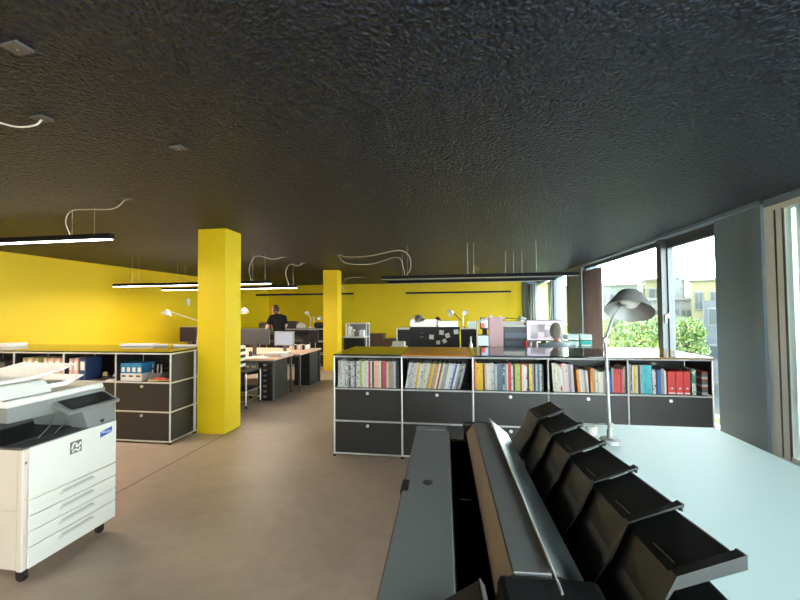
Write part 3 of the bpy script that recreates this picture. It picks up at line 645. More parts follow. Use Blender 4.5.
# ------------------------------------------------------------------ large white table in front of the window
t = thing('cutting_table', 'large pale glass-topped work table in front of the window', 'table', (.60, .25, 0))
part('table_top', MB().box(0, .85, 0, 2.11, .875, .90), mat('pale_aqua_glass', (.66, .82, .80), .5, spec=.4), t, bevel=.002)
for x in (.05, .80):
    for y in (.06, 2.04): part('leg', box(x-.025, x+.025, y-.025, y+.025, 0, .874), M_STEEL, t)
b = MB(); b.box(.05, .80, .05, .07, .80, .87); b.box(.05, .80, 2.03, 2.05, .80, .87); part('rail', b, M_STEEL, t)
# ------------------------------------------------------------------ large-format plotter
p = thing('plotter', 'large-format plotter with grey covers and black stacker in the foreground', 'plotter', (.0545, 0, 0), R(1.6))
def pp(name, mb, m, **k): return part(name, mb, m, p, **k)
m_pg = mat('plotter_grey', (.21, .212, .21), .38); m_pg_lit = mat('plotter_grey_warm_lit', (.42, .34, .25), .45); m_pb = mat('plotter_black', (.012, .012, .013), .42)
m_st = mat('stacker_black', (.024, .028, .028), .42)
pn = pp('rear_cover', MB().box(-.202, -.035, .45, 1.865, .93, .985), m_pg, bevel=.006)
pp('rear_end_cap', MB().box(-.202, -.055, 1.869, 1.925, .93, .987), m_pg, bevel=.006)
b = MB().tube([(-.118+.0155*math.cos(k*math.pi/12), 1.30+.0155*math.sin(k*math.pi/12), .986) for k in range(25)], .0013, 6); part('logo_ring', b, M_BLKM, pn)
text('logo_letters', 'hp', .020, M_BLKM, pn, (-.117, 1.30, .9855), (0, 0, R(-10)))
pp('tab', box(-.206, -.180, 1.235, 1.315, .955, .9865, .002), m_pb)
b = MB().box(-.035, .05, .45, 1.925, .86, .925); b.box(-.037, -.033, .45, 1.925, .92, .984); pp('roll_slot', b, m_pb)
b = MB().box(-.01, .03, 1.31, 1.32, .926, .928); pp('slot_mark', b, M_MGREY)
pp('main_body', box(-.19, .22, .47, 1.90, .62, .925, .01), m_pb)
pp('cover_side', quadplate([(.050, .847, .96), (.050, 1.92, .96), (.086, 1.92, 1.008), (.086, .847, 1.008)], (.003, 0, -.03)), m_pg_lit)  # side of the grey cover, warm light on it put into the colour
cv = MB(); cv.prism([(.088, .96), (.17, .96), (.17, 1.012), (.088, 1.010)], 'y', .847, 1.92); pp('main_cover', cv, m_pg, bevel=.002)
pp('window_strip', quadplate([(.171, .855, 1.018), (.171, 1.945, 1.024), (.250, 1.90, .968), (.252, .815, .968)], (-.002, 0, -.004)), mat('smoked_strip', (.40, .44, .43), .33, metal=.6, spec=.7))
pp('strip_edge', MB().tube([(.171, .78, 1.019), (.171, 1.945, 1.023)], .0028), M_STEEL)
pp('near_end_cap', MB().box(.052, .262, .42, .845, .90, 1.010), m_pb, bevel=.015)
pp('far_end_cap', MB().box(.035, .17, 1.922, 1.955, .88, 1.006), m_pb, bevel=.008)
# small raised control panel near the camera
Mc = Matrix.Translation((-.012, .70, 1.005)) @ Matrix.Rotation(R(-32), 4, 'Y') @ Matrix.Rotation(R(8), 4, 'X')
k_ = pp('control_panel', MB().box(-.055, .035, -.10, .075, -.008, .008, .003, M=Mc), m_pb)
part('silver_edge', box(.036, .039, -.10, .075, -.009, .009, M=Mc) if False else MB().box(.036, .039, -.10, .075, -.009, .009, M=Mc), M_STEEL, k_)
part('panel_key', MB().box(-.02, .0, -.05, -.03, .008, .0095, M=Mc), M_MGREY, k_)
for y in (.55, 1.85):
    pp('stand_leg', box(-.03, .05, y-.04, y+.04, .08, .64, .006), M_DGREY)
    pp('stand_foot', box(-.26, .30, y-.035, y+.035, .05, .10, .01), M_DGREY)
    for x in (-.22, .26): pp('caster', MB().lathe([(.022, -.012), (.026, 0), (.022, .012)], 14, Matrix.Translation((x, y, .026)) @ Matrix.Rotation(math.pi/2, 4, 'X')), M_BLK, smooth=True)
pp('stand_beam', box(-.01, .03, .55, 1.85, .30, .36), M_DGREY)
pp('cable_clip', MB().lathe([(.014, -.006), (.016, 0), (.014, .006)], 14, Matrix.Translation((.262, 1.74, .945)) @ Matrix.Rotation(math.pi/2, 4, 'Y')), M_MGREY)
pp('cable_clip', MB().lathe([(.014, -.006), (.016, 0), (.014, .006)], 14, Matrix.Translation((.262, 1.60, .945)) @ Matrix.Rotation(math.pi/2, 4, 'Y')), M_MGREY)
# stacker: six overlapping black scoops, each nearer one tucked under the rim before it
prof = [(.478, 1.110), (.370, 1.066), (.342, .995), (.290, .915), (.262, .86), (.262, .74)]
def scoop(y0, y1, big=False):
    """bent sheet running y0 (near) .. y1 (far); the near end is lifted into a rim"""
    b = MB(); th = .010; lift = .014; n = len(prof); vs = []
    st = [(y1, 0), (y0+.05, lift*.75), (y0+.028, lift*.8), (y0+.022, lift+.010), (y0, lift+.012)]
    def at(y, l):
        q = []
        for i, (x, z) in enumerate(prof):
            fx = (0, .25, .8, .8, .7, .6)[i]; fz = (1, .9, .45, .3, .3, .2)[i]
            q.append((x-l*fx+l*.15*(i == 0), y, z+l*fz))
        return q
    rows_ = [at(y, l) for y, l in st]
    low = [(x+.0-(.006 if i else 0), y, z-(.026 if big else .006) if i < 2 else z-.012) for i, (x, y, z) in enumerate(rows_[-1])]
    rows_.append(low)
    for r_ in rows_: vs += r_
    fs = []
    for a in range(len(rows_)-1):
        for i in range(n-1): fs.append((a*n+i, a*n+i+1, (a+1)*n+i+1, (a+1)*n+i))
    b.add(vs, fs)
    # right hand skirt
    e = [r_[0] for r_ in rows_[:-1]]; m = len(e)
    b.add(e+[(x-.003, y, z-.018) for x, y, z in e], [(i, i+1, m+i+1, m+i) for i in range(m-1)])
    return b
ys = [1.955, 1.745, 1.535, 1.33, 1.125, .925, .748]
for i in range(6):
    s = pp('stacker_scoop', scoop(ys[i+1], ys[i]+.03, i == 5), m_st)
    so = s.modifiers.new('solid', 'SOLIDIFY'); so.thickness = .004; so.offset = -1
    bv = s.modifiers.new('bevel', 'BEVEL'); bv.width = .004; bv.segments = 2; bv.limit_method = 'ANGLE'; bv.angle_limit = R(25)
    y = ys[i+1]
    part('glide_rib', MB().tube([(.384, y+.115, 1.0805), (.384, y+.045, 1.0865)], .0018, 5), M_DGREY, s)
b = MB(); b.prism([(.275, .60), (.45, .60), (.45, 1.055), (.385, 1.03), (.358, .965), (.305, .88), (.275, .84)], 'y', .735, 1.93); pp('stacker_support', b, m_pb, bevel=.004)
b = MB().box(.20, .28, .80, 1.90, .60, .90); pp('stacker_bridge', b, m_pb)
for y in (.8, 1.85): pp('stacker_leg', box(.33, .38, y-.025, y+.025, .0, .62), M_DGREY)
# ------------------------------------------------------------------ swing-arm lamps
def shade(r0, r1, h, M):
    b = MB(); b.lathe([(r1*.55, h*1.02), (r0*1.02, h), (r0*1.25, h*.86), (r1, 0), (r1*.985, -.001), (r0*1.2, h*.84), (.01, h*.93)], 32, M); return b
def desk_lamp(label, base, joint, neck, head, aim, r, m, base_r=.1, mh=None, arm=.008, mid=None, group=None):
    """base on the table, lower arm to joint, upper arm to neck, shade centred at head opening along aim"""
    B = Vector(base); t = thing('desk_lamp', label, 'lamp', B, 0, group); L = lambda q: Vector(q)-B
    part('base', MB().lathe([(base_r, 0), (base_r, .012), (base_r*.9, .02), (.014, .024), (.014, .06), (.008, .07)], 28), m, t, True)
    part('lower_arm', MB().tube([(0, 0, .05), L(joint)], arm), m, t, True)
    j = L(joint); part('elbow', MB().lathe([(arm*1.7, -arm*2), (arm*2, 0), (arm*1.7, arm*2)], 14, Matrix.Translation(j) @ Matrix.Rotation(math.pi/2, 4, 'X')), mh or m, t, True)
    part('upper_arm', MB().tube([j, L(neck)], arm), m, t, True)
    z = -Vector(aim).normalized(); q = Vector((0, 0, 1)).rotation_difference(z).to_matrix().to_4x4()
    Mx = Matrix.Translation(L(head)) @ q
    b = MB(); h = r*1.05
    b.lathe([(.003, h), (r*.30, h*.98), (r*.50, h*.86), (r, 0), (r*.97, 0), (r*.47, h*.83), (r*.28, h*.94), (.003, h*.95)], 32, Mx)
    sh = part('lamp_shade', b, mh or m, t, True)
    part('bulb', MB().lathe([(.003, h*.25), (r*.30, h*.30), (r*.42, h*.48), (r*.3, h*.72), (r*.15, h*.9)], 20, Mx), M_PAPER, sh, True)
    part('shade_pin', MB().tube([L(neck), L(head)+z*h*.5], arm*.8), m, t, True)
    return t
M_ALU = mat('satin_aluminium', (.30, .30, .295), .5, metal=.3)
lt = desk_lamp('aluminium swing-arm lamp with cone shade standing on the pale work table', (.775, 2.04, .90), (.808, 2.16, 1.41), (.87, 2.19, 1.55), (.945, 2.19, 1.565), (-.26, -.42, -.86), .122, M_ALU, .05, arm=.0085)
part('spring_arm', MB().tube([(.012, .02, .06), (.0, .03, .085), (-.12, .05, .065)], .005), M_ALU, lt, True)
part('spring_joint', MB().lathe([(.012, -.012), (.012, .012)], 12, Matrix.Translation((.012, .01, .085)) @ Matrix.Rotation(math.pi/2, 4, 'X')), M_ALU, lt, True)
o = MB().lathe([(.022, 0), (.026, .004), (.026, .05), (.015, .055), (.012, .055)], 20).build('paper_roll', M_WHITE, loc=(.722, 2.14, .90), smooth=True); tag(o, 'short white roll standing beside the lamp base on the work table', 'roll')
# ------------------------------------------------------------------ computers
def monitor(label, x, y, z, w, h, face, scr, m=M_BLK, rz=0, stand=.12, lift=None, cat='monitor', tilt=0):
    """z = surface height, bottom of the screen at z+stand; face 1 shows its screen to -y, -1 to +y"""
    t = thing('monitor', label, cat, (x, y, z), rz)
    part('housing', MB().box(-w/2, w/2, -.02, .02, stand, stand+h), m, t, bevel=.004)
    yy = -.0215 if face > 0 else .0215
    part('screen', box(-w/2+.018, w/2-.018, min(yy, yy*.93), max(yy, yy*.93), stand+.02, stand+h-.018), scr, t)
    part('stand', box(-.035, .035, -.01, .01 if face < 0 else .03, .008, stand+.1) if False else MB().box(-.04, .04, .018, .032, .008, stand+.12) if face > 0 else MB().box(-.04, .04, -.032, -.018, .008, stand+.12), m, t)
    part('foot', MB().box(-.11, .11, -.09, .09, 0, .008), m, t)
    return t
def screen_mat(name, base, blocks, s=6, e=.9):
    m = mat(name, (.02, .02, .02), .2); n = m.node_tree.nodes; l = m.node_tree.links; p_ = n['Principled BSDF']
    t = n.new('ShaderNodeTexCoord'); v = n.new('ShaderNodeTexVoronoi'); v.distance = 'CHEBYCHEV'; v.inputs['Scale'].default_value = s
    r = n.new('ShaderNodeValToRGB'); r.color_ramp.interpolation = 'CONSTANT'; r.color_ramp.elements[0].color = (*base, 1)
    r.color_ramp.elements[1].position = .62; r.color_ramp.elements[1].color = (*blocks, 1)
    sx = n.new('ShaderNodeSeparateColor'); l.new(t.outputs['Object'], v.inputs[0]); l.new(v.outputs['Color'], sx.inputs[0]); l.new(sx.outputs[0], r.inputs[0])
    l.new(r.outputs[0], p_.inputs['Emission Color']); p_.inputs['Emission Strength'].default_value = e; return m
S_OFF = mat('screen_dark', (.012, .012, .014), .15, coat=.5)
S_GREY = screen_mat('screen_grey_ui', (.17, .16, .17), (.42, .38, .45), 9, .9)
S_LILAC = mat('screen_lilac', (.05, .05, .05), .3, emit=(.62, .55, .72), estr=.75)
S_WHITE = screen_mat('screen_white_ui', (.70, .74, .80), (.45, .6, .8), 10, 1.0)
S_PALE = mat('screen_pale', (.1, .1, .1), .3, emit=(.75, .68, .62), estr=.6)
S_BLUE = screen_mat('screen_photo', (.5, .62, .8), (.7, .12, .08), 7, .9)
S_BG = mat('screen_slate', (.05, .05, .05), .2, emit=(.24, .26, .33), estr=.8)
# ------------------------------------------------------------------ desks left of centre
def desk(name, label, x0, x1, y0, y1, m, z=.74, cat='desk', frame=M_DGREY):
    t = thing(name, label, cat, (x0, y0, 0)); w, d = x1-x0, y1-y0
    part('desktop', MB().box(0, w, 0, d, z-.03, z), m, t, bevel=.003)
    for x in (.04, w-.04):
        for y in (.04, d-.04): part('leg', box(x-.018, x+.018, y-.018, y+.018, 0, z-.03), frame, t)
    b = MB(); b.box(.04, w-.04, .03, .05, z-.08, z-.03); b.box(.04, w-.04, d-.05, d-.03, z-.08, z-.03); part('rail', b, frame, t)
    return t
desk('desk', 'pale wooden desk strewn with papers behind the near yellow column', -5.6, -3.15, 6.14, 6.93, M_WOOD)
desk('desk', 'pale wooden desk facing the first one, farther from the camera', -5.6, -3.01, 6.95, 8.10, M_WOOD)
def cabinet(label, x0, x1, y0, y1, h, n, handles=True):
    t = thing('drawer_cabinet', label, 'cabinet', (x0, y0, 0)); w, d = x1-x0, y1-y0
    part('body', MB().box(0, w, .012, d, .02, h), M_BLKPANEL, t, bevel=.003)
    part('plinth', box(.01, w-.01, .02, d-.01, 0, .02), M_BLK, t)
    for k in range(n):
        a = .03+(h-.05)/n*k; q = part('drawer', MB().box(.008, w-.008, 0, .011, a, a+(h-.05)/n-.006), M_BLKPANEL, t)
        if handles:
            zc = a+(h-.05)/n*.55
            part('label_holder', box(w/2-.035, w/2+.035, -.004, 0, zc-.014, zc+.014), M_STEEL, q); part('pull', MB().tube([(w/2-.02, -.012, zc-.02), (w/2+.02, -.012, zc-.02)], .004), M_CHROME, q)
cabinet('black steel cabinet with small drawers and bright label holders under the nearer desk', -3.48, -3.20, 6.17, 6.76, .70, 7)
cabinet('black steel cabinet under the farther desk, its front plain', -3.42, -3.07, 7.55, 8.07, .70, 2, False)
# wheeled tube trolley with striped trays
t = thing('trolley', 'chromed tube trolley on casters with black shelves beside the near column', 'trolley', (-4.02, 5.60, 0))
W_, D_ = .66, .45
for x in (0, W_):
    for y in (0, D_): part('post', MB().tube([(x, y, .05), (x, y, .58)], .010), M_CHROME, t, True); part('caster', MB().lathe([(.024, -.01), (.028, 0), (.024, .01)], 14, Matrix.Translation((x, y, .028)) @ Matrix.Rotation(math.pi/2, 4, 'X')), M_BLK, t, True)
b = MB()
for z in (.12, .28): b.tube([(0, 0, z), (W_, 0, z), (W_, D_, z), (0, D_, z), (0, 0, z)], .007)
b.tube([(0, 0, .12), (W_, D_, .28)], .005); part('rails', b, M_CHROME, t, True)
part('shelf', box(0, W_, 0, D_, .285, .30), M_BLK, t); part('top_shelf', box(-.01, W_+.01, -.01, D_+.01, .58, .60), M_BLK, t)
part('bin', box(.05, .40, .05, .40, .305, .52, .01), M_BLK, t)
for i in range(8):
    o = MB().box(0, .34, 0, .26, 0, .049).build('letter_tray', M_WHITE if i % 2 else M_BLK, loc=(-3.90, 5.66, .601+i*.0505), bevel=.003)
    tag(o, '%s letter tray, %s from the bottom of the striped stack beside the near column' % ('white' if i % 2 else 'black', ORD[i]), 'tray', 'striped stack of letter trays')
# office chair under the nearer desk
def chair(x, y, rz, label, mseat=M_BLK, s=1., back=True):
    t = thing('office_chair', label, 'chair', (x, y, 0), rz)
    for k in range(5):
        a = k*2*math.pi/5; e = (.30*math.cos(a), .30*math.sin(a), .07)
        part('leg', MB().tube([(0, 0, .11), e], .016, r2=.010), M_CHROME, t, True)
        part('caster', MB().lathe([(.024, -.012), (.028, 0), (.024, .012)], 12, Matrix.Translation((e[0], e[1], .028)) @ Matrix.Rotation(math.pi/2, 4, 'X')), M_BLK, t, True)
    part('gas_lift', MB().tube([(0, 0, .09), (0, 0, .42)], .022), M_CHROME, t, True)
    part('seat', MB().box(-.23, .23, -.22, .22, .42, .48, .02), mseat, t)
    if back:
        part('back_bar', MB().tube([(0, -.15, .43), (0, -.26, .5), (0, -.27, .75)], .014), M_CHROME, t, True)
        part('backrest', MB().box(-.20, .20, -.29, -.255, .58, .94, .015), mseat, t)
chair(-3.95, 6.45, R(-30), 'black office chair tucked under the nearer wooden desk', back=False)
monitor('dark grey computer seen from behind, left of the bending person', -3.84, 6.72, .741, .60, .31, -1, S_OFF, M_DGREY, 0, .20)
monitor('silver-blue screen just right of the bending person', -3.40, 7.05, .741, .43, .29, 1, mat('screen_silver', (.05, .05, .05), .3, emit=(.34, .34, .36), estr=.7), M_MGREY, R(-5), .15)
monitor('wide black monitor left of the far column', -3.34, 7.95, .741, .62, .27, 1, S_OFF, M_BLK, 0, .14)
monitor('dark laptop-like screen right at the left side of the near column', -5.17, 6.60, .741, .35, .29, 1, mat('screen_brown', (.04, .03, .03), .3), M_DGREY, R(6), .26)
def pile(x, y, z, w, d, n, label, ms, h=.008, seed=1, rz=0, name='paper_pile', cat='papers'):
    b = MB(); rnd = random.Random(seed)
    for k in range(n):
        b.mat(k % len(ms)); b.box(-w/2, w/2, -d/2, d/2, k*h, k*h+h*.85, M=Matrix.Translation((rnd.uniform(-.03, .03), rnd.uniform(-.03, .03), 0)) @ Matrix.Rotation(rnd.uniform(-.15, .15), 4, 'Z'))
    return tag(b.build(name, ms, loc=(x, y, z), rotz=rz), label, cat)
pile(-3.33, 6.58, .741, .34, .30, 6, 'stack of cream folders and papers on the nearer wooden desk', [M_CREAM, M_PAPER], .012, 2)
pile(-3.62, 6.35, .741, .50, .28, 2, 'white plan sheets spread on the nearer wooden desk', [M_PAPER], .003, 3, .2)
pile(-4.2, 6.4, .741, .4, .3, 3, 'papers on the nearer wooden desk close to the yellow column', [M_PAPER, M_PINK], .004, 4)
for i in range(7):
    o = MB().box(0, .035, 0, .2, 0, .10).build('folder', (M_PAPER, M_CREAM, M_BLK)[i % 3], loc=(-3.60+i*.06, 7.70, .741)); tag(o, '%s upright folder, %s from the left at the back of the farther wooden desk' % (('white', 'cream', 'black')[i % 3], ORD[i]), 'folder', 'upright folders on the farther desk')
t = thing('pen_holder', 'black pen cup on the nearer wooden desk below the grey computer', 'pen holder', (-3.78, 6.45, .741))
part('cup', MB().lathe([(.03, 0), (.032, .1), (.028, .1), (.027, .005)], 14), M_BLK, t, True)
for k in range(3): part('pen', MB().tube([(0, 0, .01), (.02*math.cos(k*2), .02*math.sin(k*2), .16)], .004), (M_WHITE, M_BLK, M_CREAM)[k], t)
def small_bottle(x, y, z, h, r, m, label):
    t = thing('bottle', label, 'bottle', (x, y, z)); part('bottle_body', MB().lathe([(r, 0), (r, h*.62), (r*.45, h*.78), (r*.4, h*.9)], 16), m, t, True); part('cap', MB().lathe([(r*.45, h*.9), (r*.45, h)], 12), M_WHITE, t)
# far black sideboard the person leans over and what stands on it
t = sideboard('sideboard', 'far low black sideboard behind the standing person', -7.75, 9.86, 6, .40, None, doors=False)
cover(-7.76, -3.24, 9.85, 10.28, 1.0925, M_BLKGLOSS, 'glossy black cover of the far sideboard')
ZB = 1.1055
o = MB().box(0, .30, 0, .2, 0, .20).build('equipment_case', M_BLK, loc=(-4.77, 9.98, ZB), bevel=.01); tag(o, 'black case on the far sideboard right of the person', 'case')
o = MB().box(0, .25, 0, .2, 0, .14).build('equipment_case', M_BLKM, loc=(-5.6, 9.98, ZB), bevel=.01); tag(o, 'low black case on the far sideboard left of the person', 'case')
b = MB().lathe([(.13, 0), (.14, .05), (.10, .12), (.02, .15)], 20); o = b.build('helmet', M_WHITE, loc=(-4.32, 10.0, ZB), smooth=True); tag(o, 'white rounded helmet-like dome on the far sideboard', 'helmet')
b = MB(); b.box(0, .30, 0, .2, 0, .16, .05); o = b.build('bag', M_BLKM, loc=(-3.96, 10.0, ZB)); tag(o, 'black bag on the far sideboard against the far column', 'bag')
desk_lamp('white lamp reaching up behind the far sideboard, taller of the two', (-4.12, 10.15, ZB), (-4.10, 10.15, 1.38), (-4.18, 10.15, 1.50), (-4.21, 10.13, 1.51), (-.3, -.5, -.7), .07, M_WHITE, .06)
desk_lamp('small white lamp with bent arm beside the far column', (-4.0, 10.2, ZB), (-4.02, 10.2, 1.40), (-3.86, 10.2, 1.40), (-3.83, 10.18, 1.37), (.3, -.4, -.7), .07, M_WHITE, .05)
o = MB().tube([(0, 0, 0), (-.08, 0, .30)], .012).build('white_stick', M_WHITE, loc=(-3.36, 10.1, ZB+.1)); bpy.data.objects.remove(o)
desk_lamp('white lamp whose head peeks out right of the near column', (-4.95, 7.2, .741), (-5.0, 7.2, 1.30), (-4.45, 7.15, 1.60), (-4.30, 7.1, 1.575), (.2, -.3, -.8), .085, M_WHITE, .08)
desk_lamp('white swing-arm lamp stretching left above the sideboard towards the yellow wall', (-4.40, 5.75, .741), (-4.30, 5.75, 1.42), (-4.82, 5.75, 1.58), (-4.92, 5.72, 1.54), (-.15, -.3, -.9), .085, M_WHITE, .08)
desk('side_table', 'small table behind the left sideboard carrying the swing-arm lamp', -4.95, -4.25, 5.45, 6.05, M_WHITE, .74, 'table')
o = MB().box(0, .02, 0, .1, 0, .14).build('wall_switch', M_LFRAME, loc=(XL+.001, 12.0, 1.75)); bpy.data.objects.remove(o)
o = MB().box(0, .03, 0, .14, 0, .2).build('wall_box', M_LFRAME, loc=(XL, 9.9, 1.78), bevel=.004); tag(o, 'small grey box on the left yellow wall beside the near column', 'wall box')
# ------------------------------------------------------------------ right of the far column
t = thing('open_shelf', 'white framed shelf with papers just right of the far column', 'shelf', (-3.42, 11.4, 0))
b = MB();
for x in (0, .66):
    for y in (0, .4): b.box(x-.015, x+.015, y-.015, y+.015, 0, 1.18)
b.box(-.015, .675, -.015, .415, 1.16, 1.19); part('frame', b, M_WHITE, t)
part('shelf_board', box(-.2, .68, -.30, .42, .74, .765), M_WHITE, t); part('cabinet_box', box(-.01, .64, -.2, .38, .02, .735), M_BLKPANEL, t)
part('back_panel', box(0, .66, .39, .41, .77, 1.16), M_MGREY, t)
for i, (x, w, h, m, n) in enumerate(((.04, .10, .30, M_PAPER, 'white'), (.16, .07, .22, M_CREAM, 'cream'), (.25, .14, .16, M_MGREY, 'grey'), (.42, .14, .2, M_PAPER, 'paper white'))):
    o = MB().box(0, w, 0, .2, 0, h).build('box_file', m, loc=(-3.42+x, 11.45, .766), bevel=.003); tag(o, '%s box file, %s from the left on the open shelf beside the far column' % (n, ORD[i]), 'box file')
o = MB().box(0, .64, 0, .5, 0, .76).build('brown_cupboard', M_BROWN, loc=(-3.15, 12.9, 0), bevel=.004); tag(o, 'taller brown cupboard against the back of the room', 'cupboard')
o = MB().box(0, 1.2, 0, .5, 0, .58).build('brown_cupboard', M_BROWN, loc=(-2.50, 12.9, 0), bevel=.004); tag(o, 'lower brown cupboard right of the taller one at the back', 'cupboard')
# ------------------------------------------------------------------ centre desks behind the book sideboard
desk('desk', 'white desk behind the orange bay with the pinboard screen', -1.3, .45, 6.62, 7.48, M_WHITE)
desk('desk', 'white desk facing the pinboard desk from behind', -1.3, .45, 7.9, 8.8, M_WHITE)
desk('desk', 'white desk by the window where the grey-haired person sits', .57, 2.75, 5.75, 6.7, M_WHITE)
t = thing('pinboard_screen', 'black desk divider with small white notes pinned to it', 'desk divider', (-.80, 6.585, .741))
part('panel', MB().box(0, .88, -.012, .012, .0, .545), M_BLKM, t, bevel=.003)
for i, (x, z, a, w) in enumerate(((0.388, 0.366, 0.05, 0.08), (0.565, 0.445, 0.1, 0.08), (0.669, 0.393, -0.3, 0.08), (0.818, 0.457, -0.1, 0.08), (0.505, 0.269, 0, 0.065), (0.616, 0.296, -0.5, 0.07))):
    part('pinned_note', MB().box(-w/2, w/2, -.003, 0, -w/2, w/2, M=Matrix.Translation((x, -.013, z)) @ Matrix.Rotation(a, 4, 'Y')), M_PAPER, t)
part('pinned_strip', box(.18, .25, -.015, -.012, .36, .372), M_MGREY, t); part('pinned_strip', box(.2, .24, -.015, -.012, .435, .445), M_MGREY, t)
t = thing('low_cabinet', 'black cabinet with pale frame left of the pinboard divider', 'cabinet', (-1.17, 7.53, 0))
part('body', box(0, .28, 0, .35, .03, 1.19), M_BLKPANEL, t)
b = MB(); b.box(-.02, .30, -.02, .35, 1.19, 1.22); b.box(-.02, 0, -.02, 0, 0, 1.19); b.box(.28, .30, -.02, 0, 0, 1.19); part('frame', b, M_WHITE, t)
o = MB().box(0, .22, 0, .2, 0, .09).build('cardboard_box', M_WHITE, loc=(-1.14, 6.70, .741+.175), bevel=.004); tag(o, 'low white box left of the pinboard divider', 'box')
o = MB().box(0, .3, 0, .3, 0, .172).build('cardboard_box', M_WHITE, loc=(-1.19, 6.66, .741), bevel=.004); tag(o, 'flat white carton under the low white box', 'box')
monitor('pale grey monitor behind the pinboard, left of the dark-haired head', -.70, 8.25, .741, .60, .32, 1, S_PALE, M_LFRAME, R(4), .32)
monitor('bright white screen behind the pinboard, right of the dark-haired head', -.148, 8.05, .741, .43, .28, 1, S_WHITE, M_LFRAME, 0, .325)
desk_lamp('aluminium lamp with bell shade over the left end of the pinboard', (-.81, 6.8, .741), (-.812, 6.8, 1.42), (-.70, 6.8, 1.50), (-.64, 6.77, 1.39), (.25, -.3, -.9), .10, M_WHITE, .09, mh=M_ALU)
desk_lamp('lamp with white round head on a tall stem right of the pinboard', (.152, 6.95, .741), (.152, 6.95, 1.40), (.155, 6.95, 1.50), (.19, 6.9, 1.53), (.3, -.9, -.3), .055, M_WHITE, .08)
desk_lamp('lamp with black spring arm and pale head above the bright white screen', (.30, 7.15, .741), (.145, 7.15, 1.36), (-.03, 7.15, 1.53), (-.09, 7.1, 1.52), (-.6, -.7, -.3), .075, M_BLK, .08, mh=M_WHITE)
monitor('small pale teal framed screen right of the pinboard', 0.333, 7.3, .741, .18, .13, 1, mat('screen_teal', (.05, .05, .05), .3, emit=(.30, .38, .34), estr=.8), M_LFRAME, 0, .485)
t = thing('desk_divider', 'plain black desk divider right of the pinboard', 'desk divider', (.10, 6.63, .741)); part('panel', MB().box(0, .27, -.012, .012, 0, .50), M_BLKM, t); part('top_rail', box(-.01, .29, -.015, .015, .50, .515), M_LFRAME, t)
small_bottle(.265, 6.45, .741, .385, .028, M_STEEL, 'steel bottle in front of the plain black divider')
monitor('tablet-like screen with blue, white and red picture behind the pink box', .50, 6.45, .741, .15, .20, 1, S_BLUE, M_BLK, R(-5), .51)
monitor('pale blue screen left of the pink box', .47, 6.15, .741, .24, .20, 1, mat('screen_pale_blue', (.05, .05, .05), .2, emit=(.42, .52, .62), estr=.8), M_BLK, 0, .24)  # screen face glows an even pale blue
desk('desk', 'white desk between the pinboard and the window desk', -.05, .55, 5.9, 6.60, M_WHITE)
b = MB(); t = thing('pole_lamp', 'slim pale pole with short slanted arm left of the pink box', 'lamp', (.35, 6.0, .741))
part('base', MB().lathe([(.06, 0), (.06, .015), (.01, .02)], 18), M_WHITE, t); part('pole', MB().tube([(0, 0, .01), (0, 0, .67)], .012), M_LFRAME, t, True)
part('arm', MB().tube([(0, 0, .64), (.12, 0, .69), (.23, 0, .75)], .014), M_WHITE, t, True)
# pink box on its own stand right behind the sideboard
t = thing('pink_box', 'tall pale pink box standing behind the dark blue sideboard cover', 'box', (.452, 5.06, 0))
part('carton', MB().box(0, .18, 0, .12, .742, 1.48), M_PINK, t, bevel=.004); part('lid_line', box(-.001, .181, -.002, 0, 1.05, 1.054), mat('pink_dark', (.6, .34, .36), .6), t)
for dx in (.03, .155): part('clip', box(dx-.008, dx+.008, -.004, .1, 1.478, 1.495), M_CHROME, t)
desk('side_table', 'narrow white table right behind the book sideboard', .0, .98, 4.98, 5.35, M_WHITE, .74, 'table')
# black machine with papers, black lamp
t = thing('printer_rack', 'dark blue and black shelf rack right of the pink box', 'rack', (.775, 6.15, .741))
part('rack_frame', MB().box(0, .36, 0, .3, .0, .56), M_BLK, t)
for z in (.12, .25, .38): part('tray', box(.02, .34, -.012, 0, z, z+.085), mat('slate_tray', (.10, .13, .20), .4), t)
part('pale_post', box(-.025, -.005, 0, .02, 0, .66), M_LFRAME, t)
pile(.96, 6.3, 1.302, .34, .22, 4, 'white papers and boxes on top of the dark rack', [M_PAPER, M_WHITE], .022, 7)
desk_lamp('black swing-arm lamp with pale head above the dark rack', (.84, 6.6, .741), (.84, 6.6, 1.435), (1.07, 6.6, 1.42), (1.14, 6.58, 1.38), (.5, -.3, -.8), .085, M_BLK, .08, mh=M_LFRAME)
monitor('large computer screen showing a grey page in front of the grey-haired person', 1.40, 6.20, .741, .54, .345, 1, S_LILAC, mat('violet_grey_bezel', (.16, .13, .18), .4), R(-6), .33)
o = MB().box(-.24, .20, -.003, 0, 0, .27).build('page', S_GREY, loc=(1.37, 6.177, .995), rotz=R(-6)); bpy.data.objects.remove(o)
mo = [q for q in COL.objects if q.get('label', '').startswith('large computer')][0]
part('page_window', box(-.20, .25, -.0235, -.022, .37, .60), S_GREY, mo)
